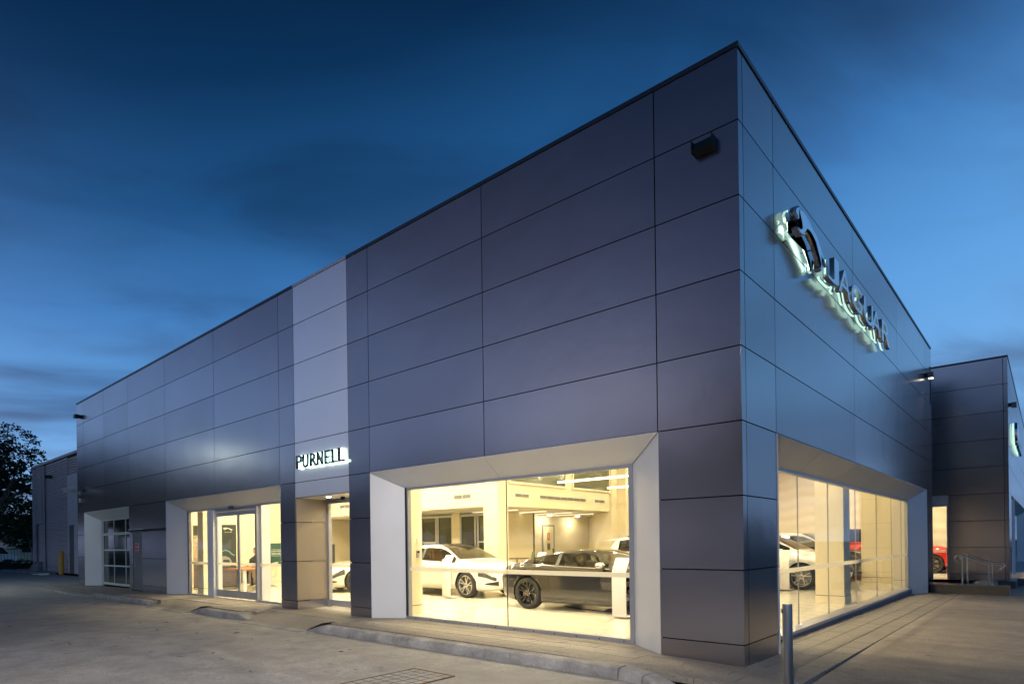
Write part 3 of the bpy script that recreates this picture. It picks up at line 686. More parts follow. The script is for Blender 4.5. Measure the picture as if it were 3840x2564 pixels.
# office glazing under the left bulkhead
of = MB(); yo_ = 8.6
for x in (-17.0, -15.95, -15.12, -15.0, -14.22, -14.05, -13.75, -13.0, -12.86, -12.3):
    of.box(x, x+.07, yo_, yo_+.08, .07, 2.6)
of.box(-17.0, -12.23, yo_+.002, yo_+.078, 2.52, 2.6)
for a, b in ((-17, -15.1), (-12.86, -12.3)): of.box(a, b, yo_+.003, yo_+.077, 1.55, 1.61)
oo = of.build('office_glazing', 'frame_alu', bd)
for a, b in ((-16.93, -15.95), (-15.88, -15.12), (-14.93, -14.22), (-13.68, -13.0), (-12.79, -12.3)): B(a, b, yo_+.03, yo_+.04, .1, 2.52).build('pane', 'glass_green', oo)
B(-14.15, -13.75, yo_-.02, yo_+.1, .07, 2.66).build('office_pier', 'wall_cream', bd)
B(-17.5, -12.2, 11.0, 11.1, .07, 2.66).build('office_back_wall', mat('office_dim', (.10, .11, .09), .8, noise=.15), bd)  # gloom of the unlit office is put into this wall's colour
B(-12.3, -12.2, yo_+.08, 11.0, .07, 2.66).build('office_side_wall', 'wall_cream', bd)
# upper windows of the mezzanine
for a, b in ((7.4, 10.35), (10.86, 13.25)):
    w = MB().box(-10.19, -10.15, a-.07, b+.07, 3.43, 3.50).box(-10.19, -10.15, a-.07, b+.07, 4.55, 4.62).box(-10.19, -10.151, a-.07, a, 3.5, 4.55).box(-10.19, -10.151, b, b+.07, 3.5, 4.55).build('mezzanine_window', 'wall_white', bd)
    B(-10.185, -10.175, a, b, 3.5, 4.55).build('pane', mat('pane_green', (.13, .14, .09), .12), w)
def vent(axis, pos, a, b, z0, z1, n):
    if axis == 'x': v = MB().box(pos, pos+.012, a-.02, b+.02, z0-.02, z1+.02)
    else: v = MB().box(a-.02, b+.02, pos-.012, pos, z0-.02, z1+.02)
    v = v.build('air_grille', 'wall_white', bd)
    for k in range(n):
        p0, p1 = a+(b-a)*k/n+.012, a+(b-a)*(k+1)/n-.012
        if axis == 'x': B(pos+.013, pos+.016, p0, p1, z0, z1).build('grille_opening', 'frame_dark', v)
        else: B(p0, p1, pos-.016, pos-.013, z0, z1).build('grille_opening', 'frame_dark', v)
        sl = MB()
        for q in range(4):
            z = z0+(z1-z0)*(q+.5)/4
            if axis == 'x': sl.box(pos+.017, pos+.024, p0, p1, z-.006, z+.006)
            else: sl.box(p0, p1, pos-.024, pos-.017, z-.006, z+.006)
        sl.build('slat', 'grey_plastic', v)
vent('x', -10.2, 7.64, 8.34, 3.02, 3.12, 2); vent('x', -10.2, 8.92, 11.66, 3.02, 3.12, 7); vent('x', -10.2, 12.25, 12.94, 3.02, 3.12, 2); vent('y', 6.8, -12.15, -11.35, 3.0, 3.13, 2); vent('y', 6.8, -18.8, -18.1, 3.0, 3.13, 2)
B(-10.0, -8.0, 16.40, 16.449, .9, 2.8).build('timber_panel', 'wood', bd)
for z in (1.38, 1.86, 2.33): B(-10.0, -8.0, 16.396, 16.3995, z-.004, z+.004).build('timber_joint', 'frame_dark', bd)
B(-9.69, -9.68, 14.2, 15.0, 1.35, 1.75).build('clear_plaque', mat('plaque', (.75, .72, .60), .2), bd)
# piers beside the glass
def pier(x0, x1, y0, y1, m='wall_cream'):
    o = B(x0, x1, y0, y1, .07, CE).build('column', m, bd)
    B(x0-.012, x1+.012, y0-.012, y1+.012, .07, .25).build('skirting', 'wall_cream', o); B(x0-.006, x1+.006, y0-.006, y1+.006, .25, .262).build('shadow_gap', 'frame_dark', o); return o
p1_ = pier(-7.66, -7.24, .47, 1.17)
B(-7.24, -7.215, 1.02, 1.09, 1.25, 1.40).build('keypad', 'grey_plastic', p1_); B(-7.214, -7.212, 1.03, 1.08, 1.35, 1.39).build('keypad_display', 'glass_dark', p1_); B(-7.24, -7.22, 1.03, 1.07, 1.58, 1.65).build('call_point', 'white_plastic', p1_)
pier(-1.26, -.67, 7.72, 8.3); pier(-1.9, -.89, 15.43, 16.0); pier(-.78, -.5, 14.2, 14.5)
pier(-17.15, -16.75, .6, 1.0)
# podium
pod = B(-5.2, -1.95, 17.7, 22.8, .07, .22).build('podium', mat('podium_white', (.72, .68, .58), .3)); tag(pod, 'low white podium with timber edge carrying the red off-roader', 'podium')
B(-5.2, -1.95, 17.68, 17.699, .07, .20).build('timber_edge', 'wood', pod)

# ------------------------------------------------------------------ lamps
mat('lamp_warm_soft', (1, 1, 1), .5, emit=(1.0, .85, .55), estr=480)
dsk2 = MB().lathe([(0, 0), (.11, 0), (.11, -.012), (0, -.012)], 16, 'z').mesh('lens', 'lamp_warm_soft')
mat('lamp_warm_low', (1, 1, 1), .5, emit=(1.0, .85, .55), estr=330)
dsk3 = MB().lathe([(0, 0), (.11, 0), (.11, -.012), (0, -.012)], 16, 'z').mesh('lens', 'lamp_warm_low')
dsk = MB().lathe([(0, 0), (.11, 0), (.11, -.012), (0, -.012)], 16, 'z').mesh('lens', 'lamp_warm')
rim = MB().lathe([(.11, .002), (.135, .002), (.135, -.016), (.11, -.016)], 16, 'z', close=True).mesh('rim', 'white_plastic')
MATS['lamp_warm'].node_tree.nodes['Principled BSDF'].inputs['Emission Strength'].default_value = 1500
n_ = 0
cols_ = [(-1.9, (1.7, 4.6, 7.6, 10.8, 13.8)), (-4.0, (1.7, 4.6, 7.6, 10.8, 13.8)), (-6.3, (1.7, 4.6, 7.6, 10.8, 13.8)), (-8.6, (1.7, 4.6, 7.6, 10.8, 13.8)), (-11.0, (1.8, 4.6)), (-13.4, (2.2, 5.0)), (-15.8, (2.0, 4.8)), (-18.2, (1.7, 4.6)), (-20.2, (3.0,))]
LP = [(x, y, 'recessed downlight %s from the front glass in the %s row in from the street window' % (ORD[j+1], ORD[i+1])) for i, (x, ys) in enumerate(cols_) for j, y in enumerate(ys)]
LP += [(-2, 18, 'recessed downlight in front of the podium nearest the street'), (-5, 18, 'recessed downlight in front of the podium farther from the street'), (-2, 21.5, 'recessed downlight above the podium nearest the street'), (-5, 21.5, 'recessed downlight above the podium farther from the street'), (0, 21.5, 'recessed downlight inside the annex door')]
for x, y, lab in LP:
    t = thing('downlight', lab, 'ceiling light', (x, y, CE-.003), group='recessed downlights in the showroom ceiling')
    inst(dsk3 if x > -2.5 and y < 9 else dsk if y < 5.2 or y > 17 else dsk2, 'lens', t); inst(rim, 'rim', t)
tubeb = B(0, 6.0, -.035, .035, 0, .07).mesh('tube', 'lamp_tube')
for k, (y, x, lab) in enumerate(((9.7, -10.0, 'long linear pendant light nearest the mezzanine windows'), (12.95, -10.05, 'long linear pendant light behind the first one'), (6.4, -9.4, 'long linear pendant light over the white saloon'), (3.1, -8.6, 'long linear pendant light above the dark coupe'))):
    t = thing('linear_pendant', lab, 'pendant light', (x, y, 3.56), group='linear pendant lights over the cars')
    inst(tubeb, 'light_tube', t)
    for q in (.15, 2.0, 4.0, 5.85): MB().tube([(q, 0, .07), (q, 0, CE-3.56)], .004, 5).build('wire', 'grey_plastic', t)
# ------------------------------------------------------------------ cars
def pchip(pts):
    xs = np.array([p[0] for p in pts], float); ys = np.array([p[1] for p in pts], float); h = np.diff(xs); dl_ = np.diff(ys)/h; d = np.zeros(len(xs))
    for i in range(1, len(xs)-1):
        if dl_[i-1]*dl_[i] > 0: w1, w2 = 2*h[i]+h[i-1], h[i]+2*h[i-1]; d[i] = (w1+w2)/(w1/dl_[i-1]+w2/dl_[i])
    d[0], d[-1] = dl_[0], dl_[-1]
    def f(x):
        i = int(min(max(np.searchsorted(xs, x)-1, 0), len(h)-1)); t = (x-xs[i])/h[i]; t = min(max(t, 0), 1)
        return float((2*t**3-3*t*t+1)*ys[i]+(t**3-2*t*t+t)*h[i]*d[i]+(-2*t**3+3*t*t)*ys[i+1]+(t**3-t*t)*h[i]*d[i+1])
    return f
def paint(name, c, metal=0.0, rough=.25, flake=0.0):
    return mat(name, c, rough, metal, .5, coat=1.0, noise=.01, nscale=3)
paint('paint_white', (.80, .78, .73)); paint('paint_grey', (.034, .034, .037), .6, .14); paint('paint_black', (.012, .012, .014), .2, .3); paint('paint_red', (.55, .02, .012), .25, .3); paint('paint_silver', (.66, .66, .64), .35, .3); paint('paint_roofwhite', (.75, .73, .68))
glassmat('car_glass', (.42, .43, .38), .06); glassmat('car_glass_dark', (.14, .15, .12), .06)
mat('alloy', (.72, .70, .66), .22, .9); mat('alloy_black', (.015, .015, .017), .18, .3, coat=.6); mat('brake', (.28, .27, .26), .4, 1.0); mat('wheel_well', (.01, .01, .01), .8)
mat('lamp_glass', (.10, .105, .11), .06, .4, coat=.8); mat('lamp_red', (.35, .008, .008), .12, coat=.8); mat('seat_tan', (.34, .19, .10), .6); mat('seat_pale', (.55, .53, .48), .55); mat('cabin_dark', (.02, .02, .022), .7); mat('caliper_red', (.6, .03, .03), .4)
mat('plate_white', (.75, .74, .70), .5)
_wheels = {}
def wheel_meshes(R, style):
    key = (R, style)
    if key in _wheels: return _wheels[key]
    w = .12; rr = R*.745
    tyre = MB().lathe([(rr, -w*.86), (R*.86, -w), (R*.955, -w*.95), (R, -w*.72), (R, -w*.3), (R*.985, -w*.29), (R*.985, -w*.22), (R, -w*.21), (R, w*.21), (R*.985, w*.22), (R*.985, w*.29), (R, w*.3), (R, w*.72), (R*.955, w*.95), (R*.86, w), (rr, w*.86)], 44, 'y').mesh('tyre', 'rubber', True)
    m = MB().lathe([(rr*1.005, -w*.88), (rr*.96, -w*.93), (rr*.93, -w*.80), (rr*.90, w*.8), (rr*1.0, w*.86)], 44, 'y')
    n, dbl, alloy = {'multi': (5, 1, 'alloy'), 'five': (5, 1, 'alloy_black'), 'ten': (5, 1, 'alloy'), 'twin': (10, 0, 'alloy_black')}[style]
    for k in range(n):
        for s in ((-1, 1) if dbl else (0,)):
            a0 = 2*pi*k/n+pi/2; sp0, sp1 = s*.10, s*(.20 if style != 'ten' else .17)
            r_in, r_out = rr*.20, rr*.955; w0, w1 = (.020, .021) if dbl else (.017, .022)
            def pt(r_, a, off, y): return (r_*cos(a)-off*sin(a), y, r_*sin(a)+off*cos(a))
            ai, ao = a0+sp0*.8, a0+sp1
            yi, yo_ = -w*.62, -w*.80
            m.hexa([pt(r_in, ai, -w0, yi+.035), pt(r_in, ai, w0, yi+.035), pt(r_in, ai, w0*.7, yi), pt(r_in, ai, -w0*.7, yi), pt(r_out, ao, -w1, yo_+.04), pt(r_out, ao, w1, yo_+.04), pt(r_out, ao, w1*.6, yo_), pt(r_out, ao, -w1*.6, yo_)])
    m.lathe([(0, -w*.70), (rr*.13, -w*.70), (rr*.27, -w*.60), (rr*.27, -w*.2), (0, -w*.2)], 20, 'y')
    rimm = m.mesh('rim', alloy)
    cap = MB().lathe([(0, -w*.74), (rr*.065, -w*.735), (rr*.075, -w*.70)], 14, 'y').mesh('hub_cap', mat('cap_red', (.34, .12, .10), .3, .5))
    nuts = MB()
    for k in range(5): a = 2*pi*k/5; nuts.lathe([(0, -w*.70), (.011, -w*.70), (.011, -w*.6)], 6, 'y', (rr*.2*cos(a), 0, rr*.2*sin(a)))
    nutm = nuts.mesh('wheel_nuts', 'chrome')
    disc = MB().lathe([(.05, -.01), (rr*.76, -.01), (rr*.76, .02), (.05, .02)], 28, 'y').mesh('brake_disc', 'brake')
    _wheels[key] = (tyre, rimm, cap, nutm, disc); return _wheels[key]
CARS = {
 'saloon': dict(wb=2.96, R=.345, track=.80, top=[(-2.59, .80), (-2.52, .98), (-2.2, 1.08), (-1.8, 1.13), (-1.35, 1.27), (-.85, 1.40), (-.3, 1.455), (.15, 1.445), (.45, 1.38), (.85, 1.20), (1.22, 1.02), (1.7, .95), (2.1, .85), (2.28, .72), (2.36, .56)],
   belt=[(-2.59, .74), (-2.2, .97), (-1.5, .995), (0, .95), (1.2, .90), (1.8, .82), (2.15, .72), (2.36, .50)], bot=[(-2.59, .42), (-2.3, .27), (-1.9, .21), (1.9, .19), (2.2, .20), (2.36, .27)],
   wid=[(-2.59, .60), (-2.5, .76), (-2.2, .87), (-1.5, .93), (0, .925), (1.5, .935), (1.9, .89), (2.15, .79), (2.28, .64), (2.36, .42)], ws=(.16, 1.18), rw=(-1.80, -.90), sg=(-1.68, 1.02), pil=(-.42,), tum=.50),
 'coupe': dict(wb=2.62, R=.350, track=.80, top=[(-2.28, .70), (-2.22, .86), (-2.0, .95), (-1.6, 1.03), (-1.1, 1.17), (-.6, 1.275), (-.15, 1.31), (.15, 1.295), (.4, 1.22), (.75, 1.06), (1.02, .955), (1.4, .90), (1.85, .78), (2.1, .63), (2.2, .47)],
   belt=[(-2.28, .64), (-2.1, .84), (-1.6, .955), (-1.1, .975), (-.5, .945), (.3, .92), (.9, .90), (1.3, .86), (1.8, .72), (2.2, .42)], bot=[(-2.28, .38), (-2.0, .20), (-1.7, .15), (1.7, .15), (2.0, .15), (2.2, .22)],
   wid=[(-2.28, .58), (-2.18, .78), (-1.9, .92), (-1.35, .965), (-.7, .93), (0, .91), (.7, .925), (1.3, .945), (1.75, .88), (2.05, .68), (2.2, .38)], ws=(.14, .98), rw=(-1.85, -.85), sg=(-1.22, .84), pil=(-.55,), tum=.66),
 'suv': dict(wb=2.87, R=.375, track=.82, top=[(-2.4, .92), (-2.36, 1.12), (-2.25, 1.32), (-2.0, 1.57), (-1.5, 1.625), (-.6, 1.655), (.15, 1.63), (.55, 1.53), (1.0, 1.31), (1.32, 1.15), (1.75, 1.08), (2.1, .98), (2.28, .84), (2.33, .68)],
   belt=[(-2.4, .86), (-2.25, 1.08), (-1.4, 1.12), (0, 1.06), (1.3, 1.03), (1.9, .94), (2.2, .80), (2.33, .60)], bot=[(-2.4, .48), (-2.2, .33), (-1.9, .26), (1.9, .25), (2.2, .27), (2.33, .36)],
   wid=[(-2.4, .66), (-2.32, .80), (-2.0, .92), (-1.4, .965), (0, .955), (1.4, .965), (1.9, .92), (2.15, .82), (2.28, .66), (2.33, .50)], ws=(.18, 1.28), rw=(-2.32, -2.02), sg=(-1.95, 1.08), pil=(-.5, -1.4), tum=.42),
 'boxy': dict(wb=2.85, R=.375, track=.82, top=[(-2.32, .95), (-2.30, 1.2), (-2.2, 1.55), (-2.05, 1.66), (-1.4, 1.70), (-.3, 1.71), (.35, 1.68), (.62, 1.58), (1.0, 1.33), (1.22, 1.16), (1.7, 1.10), (2.1, 1.02), (2.24, .90), (2.28, .72)],
   belt=[(-2.32, .90), (-2.25, 1.12), (-1.4, 1.16), (0, 1.10), (1.2, 1.05), (1.9, .98), (2.2, .84), (2.28, .65)], bot=[(-2.32, .50), (-2.2, .36), (-1.9, .28), (1.9, .28), (2.15, .30), (2.28, .40)],
   wid=[(-2.32, .76), (-2.25, .86), (-2.0, .93), (-1.4, .965), (0, .955), (1.4, .965), (1.95, .93), (2.18, .84), (2.28, .66)], ws=(.38, 1.18), rw=(-2.28, -2.10), sg=(-2.0, 1.02), pil=(-.35, -1.3), tum=.30),
}
def make_car(kind, name, label, loc, rz, pm, wstyle='multi', glass='car_glass', roof=None, seat='seat_tan', grille=None, trim='chrome', cat='car', spoiler=False, caliper=False):
    S = CARS[kind]; t = thing(name, label, cat, loc, rz)
    top, belt, bot, wid = pchip(S['top']), pchip(S['belt']), pchip(S['bot']), pchip(S['wid'])
    xr, xf = S['top'][0][0], S['top'][-1][0]; wb, R = S['wb'], S['R']; Ra = R+.045; ax = (wb/2, -wb/2)
    xs = sorted(set([round(xr+(xf-xr)*i/104, 4) for i in range(105)]+[round(v, 4) for v in (xr+.01, xr+.025, xf-.012, xf-.025)]+[round(a+d, 4) for a in ax for d in (Ra*.92, -Ra*.92, Ra*1.05, -Ra*1.05)]))
    K = 16; rows = []
    for x in xs:
        zb, zt, zl, w = bot(x), top(x), belt(x), wid(x); zt = max(zt, zl+.012); h = zt-zl; hb = max(zl-zb, .02)
        # body-side waist and shoulder
        wr = max(.91*w-S['tum']*h, w*.35)
        ring = [(0, zb), (.84*w, zb), (.955*w, zb+.05*min(1, hb/.4)), (.985*w, zb+.25*hb), (.975*w, zb+.42*hb), (1.0*w, zb+.66*hb), (.998*w, zb+.80*hb), (.975*w, zb+.93*hb), (.935*w, zl)]
        g0, g1 = .905*w, wr+.10*h*S['tum']
        ge = zt-.13*h-.012
        for f in (.04, .5, .94): ring.append((g0+(wr+.02-g0)*f, zl+.012+(ge-zl-.012)*f))
        ring.append((wr-.005, zt-.055*h-.006)); ring.append((wr*.80, zt-.018*h-.002)); ring.append((wr*.42, zt-.005*h)); ring.append((0, zt))
        rows.append(ring)
    K = len(rows[0]); NS = len(xs)
    V = {}; verts = []
    for i, x in enumerate(xs):
        for s in (1, -1):
            for k, (y, z) in enumerate(rows[i]):
                if k in (0, K-1) and s == -1: V[(i, k, -1)] = V[(i, k, 1)]; continue
                V[(i, k, s)] = len(verts); verts.append(Vector((x, y*s, z)))
    def inside(v):
        return any((v.x-a)**2+(v.z-R)**2 < Ra*Ra for a in ax)
    faces = {}   # group -> list
    snap = set()
    wsA, wsB = S['ws']; rwA, rwB = S['rw']; sgA, sgB = S['sg']
    def add(g, f): faces.setdefault(g, []).append(f)
    for s in (1, -1):
        for i in range(NS-1):
            xm = (xs[i]+xs[i+1])/2
            for k in range(K-1):
                f = [V[(i, k, s)], V[(i+1, k, s)], V[(i+1, k+1, s)], V[(i, k+1, s)]]
                if s == -1: f = f[::-1]
                f = list(dict.fromkeys(f)); c = sum((verts[j] for j in f), Vector())/len(f)
                if k in (1, 2, 3, 4, 5, 6, 7):
                    ins = [inside(verts[j]) for j in f]
                    if all(ins): continue
                    for j, q in zip(f, ins):
                        if q: snap.add(j)
                elif k == 0 and any(abs(xm-a) < Ra*.95 for a in ax): continue
                h = top(xm)-belt(xm); g = 'body'
                if k in (9, 10) and sgA < xm < sgB and h > .16: g = 'pillar' if any(abs(xm-p) < .05 for p in S['pil']) else 'side_window'
                elif k in (12, 13, 14) and wsA < xm < wsB: g = 'windscreen'
                elif k in (12, 13, 14) and rwA < xm < rwB: g = 'rear_window'
                elif roof and k >= 11 and rwB-.3 < xm < wsB and h > .1: g = 'roof'
                elif k in (1, 2) and -wb/2 < xm < wb/2 and kind in ('suv', 'boxy'): g = 'sill'
                elif k in (5, 6) and kind != 'coupe' and xm > xf-.42 and xm < xf-.07: g = 'headlight'
                elif k in (5, 6) and kind == 'coupe' and xm > xf-.5 and xm < xf-.12: g = 'headlight'
                elif k in ((5, 6) if kind != 'coupe' else (6, 7)) and xm < xr+.28 and xm > xr+.02: g = 'tail_light'
                elif kind == 'coupe' and s == -1 and k == 5 and .62 < xm < .92: g = 'side_vent'
                add(g, f)
    for i, st in ((0, 1), (NS-1, -1)):
        for k in range(K-1):
            f = list(dict.fromkeys([V[(i, k, 1)], V[(i, k+1, 1)], V[(i, k+1, -1)], V[(i, k, -1)]]))
            if len(f) >= 3: add('body', f if st > 0 else f[::-1])
    for j in snap:
        v = verts[j]; a = min(ax, key=lambda q: abs(v.x-q)); d = Vector((v.x-a, 0, v.z-R)); d = d.normalized()*Ra if d.length > 1e-6 else Vector((0, 0, Ra))
        verts[j] = Vector((a+d.x, v.y, R+d.z))
    gm = {'body': pm, 'pillar': 'black_plastic', 'side_window': glass, 'windscreen': glass, 'rear_window': glass, 'roof': roof, 'sill': 'black_plastic', 'headlight': 'lamp_glass', 'tail_light': 'lamp_red', 'side_vent': 'black_plastic'}
    for g, fl_ in faces.items():
        parts = [fl_] if g in ('body', 'windscreen', 'rear_window', 'roof') else [[f for f in fl_ if sum(verts[j].y for j in f) > 0], [f for f in fl_ if sum(verts[j].y for j in f) < 0]]
        for pl in parts:
            if not pl: continue
            used = sorted({j for f in pl for j in f}); mp_ = {j: n for n, j in enumerate(used)}
            me = bpy.data.meshes.new(g); me.from_pydata([verts[j] for j in used], [], [tuple(mp_[j] for j in f) for f in pl]); me.update(); me.shade_smooth(); me.materials.append(MATS[gm[g]])
            o = bpy.data.objects.new(g, me); col.objects.link(o); o.parent = t
    # shut lines and handles
    def yside(x, z):
        i = min(range(NS), key=lambda q: abs(xs[q]-x)); rg = rows[i]
        for k in range(1, K-1):
            if rg[k][1] <= z <= rg[k+1][1]: f = (z-rg[k][1])/max(1e-6, rg[k+1][1]-rg[k][1]); return rg[k][0]+(rg[k+1][0]-rg[k][0])*f
        return rg[5][0]
    dx = [wb/2-Ra-.12]+([S['pil'][0]] if kind != 'coupe' else [-.72])+([-wb/2+.42] if kind not in ('coupe',) else [])
    for s in (1, -1):
        for x in dx:
            pts = []
            for q in range(9):
                z = bot(x)+.12+(belt(x)-.02-bot(x)-.12)*q/8; xx = x+(.10*(1-q/8)**2 if kind == 'coupe' and x < 0 else 0)
                pts.append((xx, s*(yside(xx, z)+.0005), z))
            MB().tube(pts, .004, 4).build('shut_line', 'black_plastic', t)
        for x in (dx[1]+.22,)+((dx[2]+.30,) if len(dx) > 2 else ()):
            z = belt(x)-.13; y = s*(yside(x, z)+.012); MB().tube([(x-.09, y-s*.02, z), (x-.08, y+s*.012, z), (x+.08, y+s*.012, z), (x+.09, y-s*.02, z)], .013, 6).build('door_handle', pm, t, smooth=True)
        xm = sgB-.18; zm = belt(xm)+.05; ym = s*(yside(xm, belt(xm))+.13)
        mb = MB(); r_ = [(-.10, .2), (-.085, .75), (-.03, 1), (.03, .93), (.075, .6), (.10, .15)]
        vs_ = []; fs_ = []
        for a, q in r_:
            for b in range(10): an_ = 2*pi*b/10; vs_.append((xm+a, ym+.115*q*cos(an_)*1.0, zm+.02+.075*q*sin(an_)))
        for a in range(len(r_)-1):
            for b in range(10): fs_.append((a*10+b, a*10+(b+1) % 10, (a+1)*10+(b+1) % 10, (a+1)*10+b))
        fs_ += [tuple(range(10)), tuple(range(50, 60))]
        mo = mb.add(vs_, fs_).build('mirror', 'alloy' if trim == 'mirror_chrome' else pm, t, smooth=True)
        MB().tube([(xm, s*(yside(xm, belt(xm))-.03), zm-.05), (xm, ym, zm-.02)], .022, 6).build('mirror_stalk', 'black_plastic', mo)
        # window surround strip
        if trim:
            pts = []
            for q in range(25):
                x = sgA+.05+(sgB-.05-sgA-.05)*q/24; i = min(range(NS), key=lambda u: abs(xs[u]-x)); pts.append((x, s*(rows[i][8][0]-.006), rows[i][8][1]+.006))
            MB().tube(pts, .008, 5).build('window_trim', 'chrome' if trim != 'dark' else 'black_plastic', t)
    # wheel wells, wheels
    tyre, rimm, cap, nutm, disc = wheel_meshes(R, wstyle)
    for a in ax:
        for s in (-1, 1):
            yo_ = wid(a)*.965
            prof = [(Ra*cos(pi*q/20-.12*(q == 0)), Ra*sin(pi*q/20)) for q in range(21)]
            vs_ = [(a+p[0], s*yo_, R+p[1]) for p in prof]+[(a+p[0], s*(yo_-.33), R+p[1]) for p in prof]
            fs_ = [(q, q+1, q+22, q+21) for q in range(20)]+[tuple(range(21, 42))]
            MB().add(vs_, fs_).build('wheel_well', 'wheel_well', t)
            w = inst(tyre, 'wheel', t, (a, s*(wid(a)-.135), R), (0, random.uniform(0, .3) if s < 0 else .3, 0 if s < 0 else pi))
            for me_, nm in ((rimm, 'rim'), (cap, 'hub_cap'), (nutm, 'wheel_nuts'), (disc, 'brake_disc')): inst(me_, nm, w)
            if caliper: MB().box(-.09, .09, -.045, .03, R*.36, R*.60).build('brake_caliper', 'caliper_red', w)
    # cabin: floor, dash, seats
    MB().box(-wb/2+.35, wb/2-.3, -.70, .70, .22, .30).box(wb/2-.62, wb/2-.40, -.68, .68, .5, belt(0)-.06).box(-wb/2+.2, -wb/2+.3, -.62, .62, .3, belt(0)-.08).build('cabin', 'cabin_dark', t)
    hs = top(-.2)
    for sx in ((.05, -.95) if kind != 'coupe' else (-.28,)):
        for s in (-1, 1):
            y = s*.36; m = MB(); m.hexa([(sx-.05, y-.23, .38), (sx+.45, y-.23, .38), (sx+.45, y+.23, .38), (sx-.05, y+.23, .38), (sx-.05, y-.23, .50), (sx+.47, y-.23, .54), (sx+.47, y+.23, .54), (sx-.05, y+.23, .50)])
            zt = hs-.30
            m.hexa([(sx-.12, y-.22, .45), (sx+.04, y-.22, .45), (sx+.04, y+.22, .45), (sx-.12, y+.22, .45), (sx-.32, y-.17, zt), (sx-.20, y-.17, zt), (sx-.20, y+.17, zt), (sx-.32, y+.17, zt)])
            m.hexa([(sx-.33, y-.12, zt+.01), (sx-.22, y-.12, zt+.01), (sx-.22, y+.12, zt+.01), (sx-.33, y+.12, zt+.01), (sx-.36, y-.10, zt+.17), (sx-.27, y-.10, zt+.17), (sx-.27, y+.10, zt+.17), (sx-.36, y+.10, zt+.17)])
            m.build('seat', seat, t, bevel=.03)
    MB().lathe([(.16, 0), (.175, .012), (.19, 0), (.175, -.012)], 18, 'x', (wb/2-.72, .36 if True else 0, belt(0)-.12), close=True).build('steering_wheel', 'black_plastic', t)
    # nose: grille, lower intakes, plate
    zg = (top(xf)+bot(xf))/2
    gw, gz0, gz1 = {'saloon': (.40, .38, .62), 'coupe': (.42, .28, .44), 'suv': (.42, .56, .82), 'boxy': (.50, .66, .84)}[kind]
    def x_of_w(y):                      # where the nose plan reaches half-width y
        lo, hi = xf-.9, xf
        for _ in range(30):
            mid_ = (lo+hi)/2
            if wid(mid_)*.985 > y: lo = mid_
            else: hi = mid_
        return lo
    def x_of_top(z):
        lo, hi = xf-.9, xf
        for _ in range(30):
            mid_ = (lo+hi)/2
            if top(mid_)-.015 > z: lo = mid_
            else: hi = mid_
        return lo
    def nose(y, z): return min(x_of_w(min(abs(y), wid(xf-.9)*.98)) if abs(y) > wid(xf)*.985 else xf, x_of_top(z))
    ring_ = [(-gw*.80, gz0), (gw*.80, gz0), (gw, gz0+(gz1-gz0)*.55), (gw*.90, gz1), (-gw*.90, gz1), (-gw, gz0+(gz1-gz0)*.55)]
    fr_ = [(nose(a, b)+.012, a, b) for a, b in ring_]; bk_ = [(q[0]-.10, q[1]*.95, q[2]) for q in fr_]
    gr = MB().add(fr_+bk_, [tuple(range(6)), tuple(range(11, 5, -1))]+[(i, (i+1) % 6, 6+(i+1) % 6, 6+i) for i in range(6)]).build('grille', 'black_plastic', t)
    bars = MB()
    for q in range(1, 9):
        z = gz0+(gz1-gz0)*q/9; ww = gw*(.8+.2*min(1, q/5))*.96
        bars.tube([(nose(y, z)+.016, y, z) for y in (-ww, -ww*.5, 0, ww*.5, ww)], .006, 4)
    bars.build('grille_bars', 'grey_plastic', gr)
    MB().tube(fr_+[fr_[0]], .011, 6).build('grille_surround', 'chrome', gr)
    for s in (-1, 1):
        z0 = bot(xf)+.06; z1 = z0+.12; ys = [.50, .58, .66, .74, .80]; m = MB(); n = len(ys)
        pts = [(nose(y, z0)+.008, s*y, z0+.01*i) for i, y in enumerate(ys)]+[(nose(y, z0)+.008, s*y, z1-.012*i) for i, y in enumerate(ys)]
        m.add(pts, [(i, i+1, n+i+1, n+i) for i in range(n-1)]).build('bumper_intake', 'black_plastic', t)
        MB().tube([(nose(y, z0)+.012, s*y, z0+.01*i-.004) for i, y in enumerate(ys)], .010, 5).build('intake_trim', 'chrome', t)
        dr_ = [(nose(y, z)+.006, s*y, z) for y, z in ((wid(xf-.10)*.97, belt(xf-.10)-.05), (wid(xf-.20)*.985, belt(xf-.20)-.06), (wid(xf-.34)*.995, belt(xf-.34)-.05))]
        MB().tube(dr_, .010, 5).build('daytime_lamp', 'chrome', t)
    B(xf+.006, xf+.018, -.19, .19, gz0-.14, gz0-.04).build('front_plate', 'plate_white', t)
    B(xr-.012, xr-.002, -.26, .26, .62, .74).build('rear_plate', 'plate_white', t)
    for s in (-1, 1): MB().lathe([(.032, 0), (.042, 0), (.042, .1), (.032, .1)], 14, 'x', (xr+.0, s*.42, bot(xr)-.02), close=True).build('exhaust', 'chrome', t)
    if spoiler:
        zt = top(-2.05); MB().hexa([(-2.42, -.60, zt-.075), (-2.0, -.62, zt-.035), (-2.0, .62, zt-.035), (-2.42, .60, zt-.075), (-2.44, -.60, zt-.04), (-2.0, -.62, zt+.008), (-2.0, .62, zt+.008), (-2.44, .60, zt-.04)]).build('roof_spoiler', pm, t, bevel=.01)
        for s in (-1, 1): MB().tube([(-1.7, s*.60, zt+.06), (-1.2, s*.62, zt+.085), (.1, s*.62, zt+.075)], .018, 6).build('roof_rail', 'black_plastic', t)
